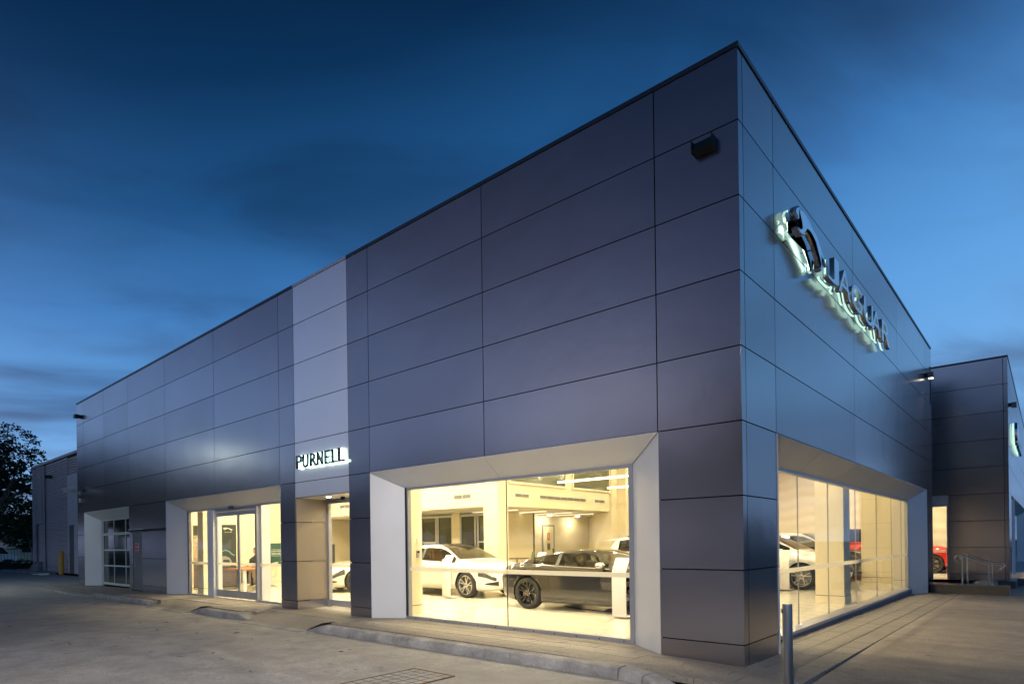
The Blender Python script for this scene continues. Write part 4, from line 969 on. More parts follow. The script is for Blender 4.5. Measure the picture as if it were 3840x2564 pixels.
    if kind in ('saloon',): MB().hexa([(-.75, -.38, 1.452), (.12, -.38, 1.448), (.12, .38, 1.448), (-.75, .38, 1.452), (-.72, -.36, 1.474), (.08, -.36, 1.468), (.08, .36, 1.468), (-.72, .36, 1.474)]).build('sunroof', 'glass_dark', t)
    return t
def axle(kind, fx, fy, rz):       # origin so that the near (right) front wheel's outer face stands at fx,fy
    S = CARS[kind]; w = pchip(S['wid'])(S['wb']/2); return (fx-(S['wb']/2*cos(rz)+w*sin(rz)), fy-(S['wb']/2*sin(rz)-w*cos(rz)), FL)
make_car('coupe', 'sports_coupe', 'dark grey metallic two-door coupe behind the big window', axle('coupe', -3.36, 3.10, 0), 0, 'paint_grey', 'five', seat='seat_pale', trim='mirror_chrome')
make_car('saloon', 'saloon_car', 'white saloon with silver wheels behind the left half of the big window', axle('saloon', -9.08, 4.22, 0), 0, 'paint_white', 'multi')
make_car('suv', 'suv_car', 'white sport utility car with rear spoiler partly hidden behind the dark coupe', (-8.0+2.4, 9.4+.95, FL), radians(2), 'paint_white', 'ten', glass='car_glass_dark', spoiler=True)
make_car('saloon', 'saloon_car', 'white saloon of which only roof and mirror show above the dark coupe', (-8.6, 12.9, FL), radians(196), 'paint_white', 'multi', glass='car_glass_dark')
make_car('suv', 'suv_car', 'pearl white car with split-spoke wheel beyond the street-side window', axle('suv', -2.64, 11.45, 0), 0, 'paint_silver', 'ten')
make_car('saloon', 'saloon_car', 'dark grey saloon in the middle of the row seen through the street-side window', (-4.45, 14.75, FL), 0, 'paint_grey', 'five')
make_car('boxy', 'offroad_car', 'black off-roader with white roof at the back of the row', (-4.35, 16.95, FL), 0, 'paint_black', 'five', roof='paint_roofwhite', glass='car_glass')
make_car('boxy', 'offroad_car', 'red off-roader on the podium between the two columns', (-3.25, 20.2, .22), radians(270), 'paint_red', 'five', glass='car_glass_dark')
make_car('coupe', 'sports_coupe', 'white sports car with black wheels behind the recessed glass door', (-13.95, 5.35, FL), radians(254), 'paint_white', 'twin', caliper=True)
make_car('suv', 'suv_car', 'orange-red car seen through the narrow annex door', (-2.25, 22.6+1.0, FL), 0, 'paint_red', 'five', glass='car_glass_dark')
# ------------------------------------------------------------------ lettering
def text_mesh(ch, w, h, depth, m, bevel=0.0, name='letter'):
    cu = bpy.data.curves.new('glyph', 'FONT'); cu.body = ch; cu.extrude = .1; cu.resolution_u = 6
    ob = bpy.data.objects.new('glyph', cu); col.objects.link(ob)
    dg = bpy.context.evaluated_depsgraph_get(); me = bpy.data.meshes.new_from_object(ob.evaluated_get(dg))
    bpy.data.objects.remove(ob); bpy.data.curves.remove(cu)
    co = np.array([v.co for v in me.vertices]); lo, hi = co.min(0), co.max(0)
    for v in me.vertices:
        v.co.x = (v.co.x-lo[0])/(hi[0]-lo[0])*w; v.co.y = (v.co.y-lo[1])/(hi[1]-lo[1])*h; v.co.z = (v.co.z-lo[2])/(hi[2]-lo[2])*depth
    me.materials.clear(); me.materials.append(MATS[m]); me.name = name; return me
def grow(me, g, m, name='led_backing'):      # a slightly fatter copy used as the light guide behind a letter
    n = me.copy(); n.name = name; bm = bmesh.new(); bm.from_mesh(n); bmesh.ops.remove_doubles(bm, verts=bm.verts, dist=1e-5); bm.normal_update()
    for v in bm.verts:
        nn = Vector((0, 0, 0))
        for f in v.link_faces:
            if abs(f.normal.z) < .5: nn += f.normal
        if nn.length > 1e-4: nn.normalize(); v.co += Vector((nn.x, nn.y, 0))*g
    bm.to_mesh(n); bm.free(); n.materials.clear(); n.materials.append(MATS[m]); return n
RB = Matrix(((0, 0, 1), (1, 0, 0), (0, 1, 0))).to_euler()      # local x->+y, y->+z, z->+x (street facade)
RA = (radians(90), 0, 0)                                        # local x->+x, y->+z, z->-y (front facade)
sg = thing('letter_sign', 'big chrome backlit letters reading JAGUAR on the street facade', 'sign', (.0, 3.0, 5.62))
for ch, a, b in (('J', 3.12, 3.80), ('A', 3.80, 4.60), ('G', 4.66, 5.46), ('U', 5.62, 6.40), ('A', 6.28, 7.14), ('R', 7.26, 8.10)):
    me = text_mesh(ch, b-a, .44, .075, 'sign_silver'); o = inst(me, 'letter', sg, (.13, a-3.0, 0)); o.rotation_euler = RB
    base_ = text_mesh(ch, b-a, .44, .03, 'led_green'); inst(grow(base_, .0, 'led_green'), 'led_backing', o, (0, 0, -.085)); inst(grow(text_mesh(ch, b-a, .44, .010, 'frame_dark'), -.018, 'panel_gloss', 'led_cover'), 'led_cover', o, (0, 0, -.054))
cat = [(1.27, 5.97), (1.30, 6.03), (1.35, 6.075), (1.42, 6.10), (1.46, 6.135), (1.50, 6.10), (1.60, 6.12), (1.75, 6.125), (1.92, 6.10), (2.10, 6.05), (2.28, 6.02), (2.42, 5.96), (2.55, 5.90), (2.68, 5.82), (2.78, 5.77), (2.84, 5.76), (2.83, 5.72), (2.74, 5.71), (2.64, 5.76), (2.57, 5.77), (2.56, 5.70), (2.61, 5.63), (2.55, 5.57), (2.46, 5.56), (2.43, 5.59), (2.49, 5.64), (2.44, 5.72), (2.34, 5.79), (2.24, 5.88), (2.08, 5.925), (1.92, 5.935), (1.80, 5.91), (1.71, 5.82), (1.56, 5.745), (1.42, 5.75), (1.37, 5.78), (1.39, 5.82), (1.50, 5.83), (1.58, 5.87), (1.56, 5.92), (1.48, 5.94), (1.41, 5.90), (1.34, 5.91), (1.38, 5.945), (1.31, 5.945)]
em = thing('cat_emblem', 'chrome backlit leaping cat emblem left of the chrome letters', 'emblem', (0, 2.2, 5.81))
def cat_mesh(m, x0, x1, inset, name, shrink=0.0):
    # domed silhouette: outline plus an inset, raised outline, filled
    pts = [Vector((y-2.0, z-5.8)) for y, z in cat]; n = len(pts); ins = []
    area = sum(pts[i].x*pts[(i+1) % n].y-pts[(i+1) % n].x*pts[i].y for i in range(n)); s = 1 if area > 0 else -1
    for i in range(n):
        a, b, c = pts[i-1], pts[i], pts[(i+1) % n]; d1 = (b-a).normalized(); d2 = (c-b).normalized(); nn = Vector((-(d1.y+d2.y), d1.x+d2.x))*s
        ins.append(b+nn.normalized()*(inset or .018) if nn.length > 1e-4 else b)
    if shrink: pts = [p+(q-p)*(shrink/.018) for p, q in zip(pts, ins)]; inset = 0
    bm = bmesh.new(); r1 = [bm.verts.new((x0, p.x, p.y)) for p in pts]; r2 = [bm.verts.new((x1-.03 if inset else x1, p.x, p.y)) for p in pts]
    rings = [r1, r2]
    if inset: rings.append([bm.verts.new((x1, p.x, p.y)) for p in ins])
    for q in range(len(rings)-1):
        for i in range(n): bm.faces.new((rings[q][i], rings[q][(i+1) % n], rings[q+1][(i+1) % n], rings[q+1][i]))
    bm.faces.new(rings[-1]); bm.faces.new(rings[0][::-1])
    bmesh.ops.triangulate(bm, faces=[f for f in bm.faces if len(f.verts) > 4]); bmesh.ops.recalc_face_normals(bm, faces=bm.faces)
    me = bpy.data.meshes.new(name); bm.to_mesh(me); bm.free(); me.materials.append(MATS[m]); return me
inst(cat_mesh('sign_silver', .13, .215, .022, 'body'), 'cat_body', em)
inst(cat_mesh('led_cat', .035, .06, 0, 'led', .012), 'led_backing', em); inst(cat_mesh('panel_gloss', .0605, .07, 0, 'cover', .03), 'led_cover', em)
for p in ((-.35, .12), (.0, .16), (.35, .05)): MB().tube([(.01, p[0], p[1]), (.13, p[0], p[1])], .012, 6).build('standoff', 'steel', em)
ps = thing('letter_sign', 'dark backlit letters reading PURNELL on the silver strip', 'sign', (-10.02, 0, 3.265))
for ch, a, b in (('P', -10.02, -9.80), ('U', -9.745, -9.535), ('R', -9.45, -9.20), ('N', -9.165, -8.955), ('E', -8.87, -8.665), ('L', -8.60, -8.42), ('L', -8.36, -8.15)):
    o = inst(text_mesh(ch, b-a, .285, .045, 'letter_dark'), 'letter', ps, (a+10.02, -.075, 0), RA)
    inst(grow(text_mesh(ch, b-a, .285, .03, 'led_white'), .006, 'led_white'), 'led_backing', o, (0, 0, -.05))
# edge-on chrome sign on the annex
s2 = thing('oval_sign', 'chrome backlit oval sign seen edge-on on the annex wall', 'sign', (XD, 21.2, 5.2))
MB().prism([(.55*cos(2*pi*k/24), .42*sin(2*pi*k/24)) for k in range(24)], 'x', .10, .18).build('oval', 'chrome', s2)
MB().prism([(.52*cos(2*pi*k/24), .39*sin(2*pi*k/24)) for k in range(24)], 'x', .03, .06).build('led_backing', 'led_green', s2)
for k in range(8): B(.10, .18, .8+.42*k, 1.1+.42*k, -.42, .0).build('plate', 'chrome', s2); B(.03, .06, .82+.42*k, 1.08+.42*k, -.41, -.02).build('led_backing', 'led_green', s2)

# ------------------------------------------------------------------ wall fittings
f1 = thing('floodlight', 'black hooded floodlight high on the front facade near the corner', 'wall light', (-.41, 0, 6.42))
MB().hexa([(-.15, -.16, -.07), (.15, -.16, -.07), (.15, 0, -.09), (-.15, 0, -.09), (-.15, -.08, .07), (.15, -.08, .07), (.15, 0, .07), (-.15, 0, .07)]).build('housing', 'black_plastic', f1)
MB().hexa([(-.14, -.175, -.075), (.14, -.175, -.075), (.14, -.162, -.075), (-.14, -.162, -.075), (-.14, -.095, .065), (.14, -.095, .065), (.14, -.082, .065), (-.14, -.082, .065)]).build('lens', mat('lens_green', (.02, .06, .055), .15), f1)
for s in (-1, 1): B(s*.15, s*.165, -.18, 0, -.09, .075).build('side_fin', 'black_plastic', f1)
B(-.16, .16, -.19, -.16, -.085, -.07).build('lower_lip', 'black_plastic', f1); f1.scale = (.82, .7, .9)
def wall_lamp(name, label, loc, axis):
    t = thing(name, label, 'wall light', loc)
    if axis == 'A': MB().box(-.10, .10, -.05, 0, -.06, .06).build('bracket', 'black_plastic', t); MB().box(-.13, .13, -.20, -.05, -.07, .07).build('housing', 'black_plastic', t, bevel=.01)
    else: MB().box(0, .06, -.07, .07, -.06, .06).build('bracket', 'black_plastic', t); MB().box(.06, .2, -.10, .10, -.10, .07).build('housing', 'grey_plastic', t, bevel=.01)
    return t
wall_lamp('wall_lamp', 'small black wall lamp at the top left end of the facade', (-27.0, 0, 6.9), 'A')
wl = wall_lamp('wall_lamp', 'small grey floodlight at the far end of the street facade', (0, 14.9, 6.42), 'B')
MB().box(.07, .19, -.09, .09, -.112, -.1005).build('lens', mat('lamp_flood', (1, 1, 1), .5, emit=(1, .85, .65), estr=2.5), wl)
ld_ = bpy.data.lights.new('flood', 'SPOT'); lo_ = bpy.data.objects.new('flood_beam', ld_); col.objects.link(lo_); lo_.parent = wl; lo_.location = (.16, -.02, -.16)
ld_.energy = 420; ld_.color = (1, .80, .58); ld_.spot_size = radians(58); ld_.spot_blend = .8; ld_.shadow_soft_size = .08
lo_.rotation_euler = (Vector((2.2, 8.6, 0))-Vector((.16, 14.9, 6.3))).to_track_quat('-Z', 'Y').to_euler()
wall_lamp('wall_lamp', 'small grey floodlight on the annex street wall', (XD, 19.6, 6.0), 'B')
cc = thing('security_camera', 'white bullet security camera on bracket at the left facade edge', 'camera', (-26.9, 0, 3.82))
MB().tube([(-.02, 0, -.04), (-.02, -.18, -.04), (-.06, -.30, .0), (-.06, -.34, .05)], .03, 8).build('bracket', 'white_plastic', cc)
MB().tube([(.05, -.20, .13), (-.12, -.60, .03)], .085, 14).build('housing', 'white_plastic', cc, smooth=False)
MB().tube([(-.122, -.605, .029), (-.125, -.612, .027)], .065, 14).build('lens', 'glass_dark', cc)
MB().hexa([(-.06, -.16, .20), (.14, -.16, .18), (.0, -.66, .09), (-.24, -.62, .10), (-.06, -.16, .215), (.14, -.16, .195), (.0, -.66, .105), (-.24, -.62, .115)]).build('sun_shield', 'white_plastic', cc)
MB().box(-.12, .08, -.05, 0, -.12, .06).build('base_plate', 'grey_plastic', cc)
mo_ = thing('motion_sensor', 'small white motion sensor below the security camera', 'sensor', (-26.95, 0, 3.48))
MB().box(-.07, .07, -.06, 0, -.08, .08).build('body', 'white_plastic', mo_, bevel=.015); MB().lathe([(0, -.1), (.04, -.09), (.055, -.06)], 12, 'y').build('lens', 'grey_plastic', mo_)
# bollard
bo = thing('bollard', 'brushed stainless bollard in front of the corner pillar', 'bollard', (.76, -.87, -.03))
smooth_by_angle(MB().lathe([(0, 0), (.048, 0), (.048, .90), (.044, .915), (.0, .915)], 28, 'z').build('post', 'steel', bo), 40)
MB().lathe([(.075, 0), (.075, .012), (.05, .014), (.05, 0)], 24, 'z', close=True).build('base_flange', 'steel', bo)
MB().box(-.052, -.046, -.03, .0, .82, .86).build('cap_screw', 'steel', bo)
MB().tube([(.045, 0, .10), (.085, -.01, .12), (.095, -.012, .08), (.08, -.01, .05)], .012, 6).build('padlock', 'chrome', bo)

# ------------------------------------------------------------------ showroom furniture
def totem(label, loc):
    t = thing('info_stand', label, 'info stand', loc, group='white info stands beside the cars')
    w = .15
    vs = []; fs = []
    prof = [(.37, 0), (.06, 0), (.02, .012), (.0, .05), (.0, .80), (.012, .87), (.045, .93), (.16, 1.13)]; th = .022
    n = len(prof)
    for s in (-w, w):
        for i, (y, z) in enumerate(prof):
            a = prof[max(i-1, 0)]; b = prof[min(i+1, n-1)]; d = Vector((b[0]-a[0], b[1]-a[1])).normalized(); nn = Vector((d.y, -d.x))
            vs += [(s, y, z), (s, y+nn.x*th, z+nn.y*th+(.0 if i > 1 else .0))]
    for i in range(n-1):
        q = 2*i; r = 2*n
        fs += [(q, q+2, q+2+r, q+r), (q+1, q+1+r, q+3+r, q+3), (q, q+1, q+3, q+2), (q+r, q+2+r, q+3+r, q+1+r)]
    fs += [(0, 2*n, 2*n+1, 1), (2*n-2, 2*n-1, 4*n-1, 4*n-2)]
    vs = [(a, b, c+.024) for a, b, c in vs]
    smooth_by_angle(MB().add(vs, fs).build('folded_panel', 'white_plastic', t), 35)
    MB().slab([(-w+.03, .058, .985), (w-.03, .058, .985), (w-.03, .128, 1.107), (-w+.03, .128, 1.107)], .003).build('data_sheet', 'plate_white', t)
totem('white folded info stand by the front wheel of the dark coupe', (-3.38, 2.70, FL)); totem('white folded info stand by the front wheel of the white saloon', (-9.42, 3.86, FL)); totem('white folded info stand beside the pearl white car by the street window', (-2.92, 10.82, FL)); totem('white folded info stand inside the annex door', (.0, 21.6, FL)); totem('beige info stand showing above the rear of the dark coupe', (-9.2, 7.6, FL))
ch = thing('bar_chair', 'grey-green perforated shell chair behind the dark coupe', 'chair', (-10.95, 9.05, FL), radians(-60))
smooth_by_angle(MB().hexa([(-.22, .18, .74), (.22, .18, .74), (.22, .22, .74), (-.22, .22, .74), (-.19, .24, 1.16), (.19, .24, 1.16), (.19, .27, 1.16), (-.19, .27, 1.16)]).hexa([(-.22, -.22, .72), (.22, -.22, .72), (.22, .22, .72), (-.22, .22, .72), (-.22, -.22, .75), (.22, -.22, .75), (.22, .22, .75), (-.22, .22, .75)]).build('shell', mat('shell_green', (.20, .23, .17), .6), ch, bevel=.02), 40)
for a in (-1, 1):
    for b in (-1, 1): MB().tube([(a*.17, b*.17, .73), (a*.23, b*.23, 0)], .012, 6).build('leg', 'steel', ch)
tb = thing('bar_table', 'round dark bar table beside the grey-green chair', 'table', (-10.75, 8.35, FL))
MB().lathe([(0, .92), (.42, .92), (.42, .95), (0, .95)], 28, 'z').build('top', mat('table_brown', (.16, .10, .06), .4), tb); MB().lathe([(0, 0), (.25, 0), (.25, .02), (.035, .03), (.035, .92), (0, .92)], 16, 'z').build('pedestal', 'steel', tb)

# reception desk group
dk = thing('reception_desk', 'pale reception desk with red-brown top behind the sliding doors', 'desk', (-18.8, 3.0, FL), radians(18))
B(-.9, .9, -.38, .38, .69, .725).build('desk_top', mat('desk_red', (.30, .10, .045), .35), dk); B(-.8, .8, .30, .32, .1, .69).build('modesty_panel', 'white_plastic', dk)
for s in (-1, 1): B(s*.86, s*.80, -.34, .34, 0, .69).build('end_panel', 'white_plastic', dk)
B(.45, .85, -.2, .25, .725, .98).build('printer', 'black_plastic', dk)
sm = thing('meeting_table', 'small pale table on round post just inside the sliding doors', 'table', (-16.7, 1.95, FL))
B(-.95, .35, -.28, .45, .71, .74).build('top', 'desk_red', sm); MB().tube([(.2, -.2, 0), (.2, -.2, .71)], .055, 14).build('leg', 'white_plastic', sm); MB().tube([(-.8, .3, 0), (-.8, .3, .71)], .055, 14).build('leg', 'white_plastic', sm)
def tubchair(label, loc, rz):
    t = thing('tub_chair', label, 'chair', loc, rz, group='cream swivel chairs at the reception')
    vs = []; fs = []; n = 14
    for k in range(n+1):
        a = radians(-20)+radians(220)*k/n; hgt = .78+.12*sin(pi*k/n)
        for r_, z in ((.27, .42), (.32, hgt), (.285, hgt), (.24, .44)): vs.append((r_*cos(a), r_*sin(a), z))
    for k in range(n):
        for q in range(4): fs.append((k*4+q, (k+1)*4+q, (k+1)*4+(q+1) % 4, k*4+(q+1) % 4))
    smooth_by_angle(MB().add(vs, fs).build('back_shell', mat('chair_cream', (.60, .52, .38), .6), t), 40)
    MB().lathe([(0, .40), (.24, .40), (.27, .44), (.24, .48), (0, .49)], 18, 'z').build('seat', 'chair_cream', t, smooth=True)
    MB().tube([(0, 0, .08), (0, 0, .40)], .03, 8).build('column', 'steel', t)
    for k in range(5): a = 2*pi*k/5; MB().tube([(0, 0, .10), (.28*cos(a), .28*sin(a), .05)], .018, 6).build('foot', 'steel', t)
tubchair('cream swivel chair left of the round table post', (-18.9, 2.25, FL), radians(200)); tubchair('cream swivel chair right of the round table post', (-17.75, 3.2, FL), radians(-20)); tubchair('cream swivel chair farthest back near the service board', (-17.1, 2.6, FL), radians(120))
B_ = thing('waste_bin', 'dark bin under the reception desk', 'bin', (-18.75, 3.45, FL)); MB().lathe([(0, 0), (.14, 0), (.17, .4), (.16, .4), (.13, .02), (0, .02)], 16, 'z').build('body', 'black_plastic', B_)
def banner(label, loc, rz, w, h, art):
    t = thing('banner_stand', label, 'banner', loc, rz)
    MB().box(-w/2, w/2, -.06, .06, 0, .08).build('base', 'steel', t); B(-w/2, w/2, -.008, .008, .08, h).build('banner_sheet', mat('banner_dark', (.035, .045, .045), .5), t); B(-w/2, w/2, -.014, .014, h, h+.03).build('top_rail', 'steel', t)
    art(t); return t
def flat_text(ch, w, h, m, parent, loc, name='lettering'):
    return inst(text_mesh(ch, w, h, .003, m), name, parent, loc, RA)
mat('print_white', (.80, .80, .78), .6); mat('print_teal', (.12, .42, .48), .5); mat('print_tan', (.42, .33, .24), .6, noise=.5, nscale=7); mat('print_grey', (.30, .34, .35), .5); mat('print_road', (.10, .085, .10), .6, noise=.4, nscale=5, stretch=(1, 1, 12))
def art1(t):
    B(-.33, .33, -.0125, -.0085, .95, 1.85).build('printed_scene', 'print_tan', t); B(-.33, .33, -.0125, -.0085, .12, .94).build('printed_road', 'print_road', t)
    flat_text('XJ', .20, .08, 'print_white', t, (-.12, -.0085, 2.0))
    MB().prism([(-.25, .85), (.30, .85), (.30, .98), (.1, 1.05), (-.05, 1.05), (-.25, .95)], 'y', -.0165, -.013).build('printed_car', 'print_grey', t)
def art2(t):
    B(-.38, .38, -.0125, -.0085, .12, .75).build('printed_road', 'print_road', t)
    B(-.38, -.14, -.0120, -.0085, .76, 2.18).build('printed_column', 'print_grey', t)
    # front view of a pale car
    MB().prism([(-.34, .80), (.20, .80), (.25, .95), (.18, 1.08), (.05, 1.14), (-.2, 1.14), (-.34, 1.06)], 'y', -.0165, -.013).build('printed_car', 'print_grey', t)
    MB().prism([(-.02, .90), (.16, .90), (.19, .97), (.14, 1.02), (-.0, 1.02), (-.04, .97)], 'y', -.0205, -.017).build('printed_grille', 'banner_dark', t)
    pts = [(-.34, 1.18), (-.2, 1.2), (-.08, 1.3), (.05, 1.34), (.16, 1.3), (.25, 1.2), (.33, 1.16)]
    MB().tube([(a, -.013, b) for a, b in pts], .018, 6).build('printed_arc', 'print_teal', t)
    MB().prism([((y-2.05)*.20+.14, (z-5.85)*.20+2.05) for y, z in cat], 'y', -.0125, -.0085).build('printed_emblem', 'print_white', t)
    flat_text('JAGUAR', .24, .03, 'print_white', t, (.03, -.0085, 1.93))
banner('dark pull-up banner marked XJ by the left entrance pane', (-18.85, 1.50, FL), radians(62), .68, 2.17, art1)
banner('dark pull-up banner with pale car behind the sliding door', (-18.35, 1.93, FL), radians(60), .78, 2.19, art2)
sb = thing('service_board', 'dark green service board with white lettering near the reception', 'sign board', (-18.55, 4.0, FL), radians(62))
B(-.30, .30, -.012, .012, .80, 1.56).build('panel', mat('board_green', (.012, .06, .05), .45), sb); 
for s in (-1, 1): MB().tube([(s*.25, 0, 0), (s*.25, 0, .8)], .015, 6).build('leg', 'steel', sb)
flat_text('LAND ROVER', .42, .06, 'print_white', sb, (-.24, -.0125, 1.24)); flat_text('SERVICE', .40, .075, 'print_white', sb, (-.24, -.0125, 1.13)); B(-.24, .24, -.0165, -.013, 1.33, 1.336).build('rule', 'print_white', sb); B(-.24, .24, -.0165, -.013, 1.09, 1.096).build('rule', 'print_white', sb)
vm = thing('drinks_machine', 'dark drinks machine with glowing pale blue window behind the recessed door', 'vending machine', (-18.95, 6.2, FL), radians(55))
B(-.35, .35, -.3, .3, 0, 1.5).build('cabinet', 'black_plastic', vm); B(-.30, .12, -.31, -.301, 1.0, 1.45).build('lit_window', mat('screen_teal', (.1, .2, .2), .2, emit=(.20, .85, .95), estr=1.6), vm); MB().tube([(-.33, -.33, 1.02), (-.33, -.33, 1.45)], .03, 8).build('light_strip', mat('strip_blue', (1, 1, 1), .5, emit=(.7, .85, 1), estr=6), vm)
for z in (1.1, 1.22, 1.34): B(-.29, .11, -.316, -.311, z, z+.012).build('shelf', 'black_plastic', vm)
pw = thing('charger_lead', 'black and red charging lead coiled under the dark coupe', 'cable', (-4.3, 3.7, FL))
pts = [(-1.3, .3, .01), (-.9, .1, .01), (-.4, -.05, .01), (0, -.15, .01)]+[(.25+.22*cos(k*.9)*(1-.02*k), -.15+.10*sin(k*.9), .012+.002*k) for k in range(26)]
MB().tube(pts, .009, 5).build('black_lead', 'rubber', pw); MB().tube([(a+.03, b+.02, c+.012) for a, b, c in pts[4:]], .007, 5).build('red_lead', 'red_paint', pw)

# ------------------------------------------------------------------ the person at the reception
def skin_figure(name, verts, edges, radii, m, parent, sub=2):
    me = bpy.data.meshes.new(name); me.from_pydata(verts, edges, []); me.update()
    o = bpy.data.objects.new(name, me); col.objects.link(o); o.parent = parent
    md = o.modifiers.new('skin', 'SKIN'); md.use_smooth_shade = True
    for v, r in zip(me.skin_vertices[0].data, radii): v.radius = r if isinstance(r, tuple) else (r, r)
    me.skin_vertices[0].data[0].use_root = True
    s = o.modifiers.new('sub', 'SUBSURF'); s.levels = sub; s.render_levels = sub
    me.materials.append(MATS[m]); return o
mat('skin_tone', (.45, .26, .18), .55); mat('shirt_dark', (.02, .025, .04), .8, noise=.2); mat('hair_dark', (.025, .018, .014), .6); mat('trousers', (.03, .03, .035), .8)
pe = thing('person', 'person in dark shirt with short dark hair seated at the reception desk', 'person', (-19.35, 3.55, FL), radians(-60))
# seated: pelvis, spine, neck, arms to the desk, thighs and shins ; faces local +x
Vb = [(0, 0, .52), (0, 0, .70), (.01, 0, .90), (.02, 0, 1.02), (.03, 0, 1.10), (.04, 0, 1.17), (.02, .17, 1.00), (.08, .21, .80), (.30, .16, .76), (.40, .13, .76), (.02, -.17, 1.00), (.08, -.21, .80), (.30, -.16, .76), (.40, -.13, .76), (.06, .10, .50), (.42, .12, .50), (.42, .12, .12), (.06, -.10, .50), (.42, -.12, .50), (.42, -.12, .12), (.52, .12, .06), (.52, -.12, .06)]
Eb = [(0, 1), (1, 2), (2, 3), (3, 4), (4, 5), (3, 6), (6, 7), (7, 8), (8, 9), (3, 10), (10, 11), (11, 12), (12, 13), (0, 14), (14, 15), (15, 16), (0, 17), (17, 18), (18, 19), (16, 20), (19, 21)]
Rb = [(.13, .16), (.12, .15), (.13, .17), (.10, .14), .06, .055, .065, .048, .038, .03, .065, .048, .038, .03, .085, .062, .045, .085, .062, .045, .04, .04]
skin_figure('body', Vb, Eb, Rb, 'shirt_dark', pe)
hd = MB(); vs = []; fs = []; nu, nv = 16, 12
for j in range(nv+1):
    ph = -pi/2+pi*j/nv
    for i in range(nu):
        th = 2*pi*i/nu; x, y, z = .098*cos(ph)*cos(th), .075*cos(ph)*sin(th), .118*sin(ph)
        if z < 0: x *= 1-.12*(-z/.118); y *= 1-.28*(-z/.118)
        if abs(y) < .018 and x > .07 and -.045 < z < .02: x += .022            # nose
        if x > .06 and .01 < z < .035 and .015 < abs(y) < .05: x -= .010        # eye sockets
        vs.append((.055+x, y, 1.29+z))
for j in range(nv):
    for i in range(nu): fs.append((j*nu+i, j*nu+(i+1) % nu, (j+1)*nu+(i+1) % nu, (j+1)*nu+i))
head = hd.add(vs, fs).build('head', 'skin_tone', pe, smooth=True)
hv = [(.050+(a-.055)*1.08, b*1.10, 1.29+(c-1.29)*1.07+.004) for a, b, c in vs]
hf = [f for f in fs if all(hv[q][2] > 1.30 or hv[q][0] < .03 for q in f) and not all(hv[q][0] > .11 and hv[q][2] < 1.36 for q in f) and sum(hv[q][2] for q in f)/4 > 1.23]
MB().add(hv, hf).build('hair', 'hair_dark', pe, smooth=True)
for s in (-1, 1):
    MB().lathe([(0, 0), (.012, .004), (.0, .010)], 8, 'x', (.135, s*.03, 1.312)).build('eye', 'white_plastic', head); MB().lathe([(0, 0), (.02, .006), (.03, .0)], 8, 'y', (.045, s*.074, 1.285)).build('ear', 'skin_tone', head)
    MB().lathe([(.021, 0), (.024, .003), (.021, .006)], 12, 'x', (.147, s*.03, 1.312), close=True).build('spectacle_rim', 'black_plastic', head)
MB().box(.128, .140, -.022, .022, 1.232, 1.240).build('mouth', mat('lips', (.30, .12, .10), .6), head)
for s in (-1, 1):
    ha = MB().hexa([(.40, s*.13-.035, .745), (.48, s*.12-.035, .745), (.48, s*.12+.035, .745), (.40, s*.13+.035, .745), (.40, s*.13-.03, .77), (.48, s*.12-.035, .768), (.48, s*.12+.035, .768), (.40, s*.13+.03, .77)]).build('hand', 'skin_tone', pe)
    for k, (dy, ln) in enumerate(((-.028, .06), (-.009, .075), (.010, .07), (.028, .055))): MB().tube([(.475, s*.12+dy, .757), (.475+ln*.6, s*.12+dy*1.1, .758), (.475+ln, s*.12+dy*1.1, .748)], [.009, .0085, .006], 6).build('finger', 'skin_tone', ha)
    MB().tube([(.42, s*.13-s*.03, .757), (.455, s*.13-s*.06, .755), (.485, s*.13-s*.065, .75)], [.011, .010, .007], 6).build('thumb', 'skin_tone', ha)
pc = thing('office_chair', 'black office chair under the seated person', 'chair', (-19.35, 3.55, FL), radians(-60))
B(-.24, .24, -.23, .23, .36, .42).build('seat', 'black_plastic', pc, bevel=.02); B(-.27, -.22, -.2, .2, .5, .98).build('backrest', 'black_plastic', pc, bevel=.02); MB().tube([(0, 0, .06), (0, 0, .36)], .03, 8).build('column', 'steel', pc); MB().tube([(-.1, 0, .38), (-.24, 0, .40), (-.25, 0, .55)], .02, 6).build('back_bar', 'steel', pc)
for k in range(5): a = 2*pi*k/5; MB().tube([(0, 0, .08), (.27*cos(a), .27*sin(a), .03)], .018, 6).build('foot', 'black_plastic', pc)
# ------------------------------------------------------------------ warehouse on the left
wh = thing('warehouse', 'grey corrugated metal warehouse at the far left', 'warehouse', (-47, 3.3, -.085))
mat('corrugated', (.62, .55, .54), .5, .2, noise=.08, nscale=.7); mat('wh_flat', (.68, .62, .60), .5, .1, noise=.05); mat('dark_metal', (.05, .05, .055), .5, .3)
def corr(x0, x1, z0, z1, pitch=.16, dep=.07):
    vs = []; fs = []; n = int((z1-z0)/pitch)
    zs = []
    for k in range(n): z = z0+k*pitch; zs += [(z, 0), (z+pitch*.42, 0), (z+pitch*.55, dep), (z+pitch*.87, dep)]
    zs.append((z0+n*pitch, 0))
    for z, d in zs: vs += [(x0+47, d, z+.085), (x1+47, d, z+.085)]
    for k in range(len(zs)-1): fs.append((2*k, 2*k+1, 2*k+3, 2*k+2))
    return MB().add(vs, fs).build('corrugated_sheet', 'corrugated', wh)
corr(-52.1, -51.25, -.0, 7.25); corr(-51.25, -49.55, 3.25, 7.25); corr(-49.55, -48.5, 0, 7.25); corr(-48.44, -43.05, 0, 7.25)
corr(-43.05, -40.6, 6.0, 7.25); corr(-50.6, -49.55, .65, 3.25)
B(-4.1, 7.5, .035, 12, 0, 7.3).build('core_wall', 'dark_metal', wh).location = (0, .25, 0)
B(-5.1, -4.1, .3, 12, 0, 7.3).build('core_wall', 'dark_metal', wh)
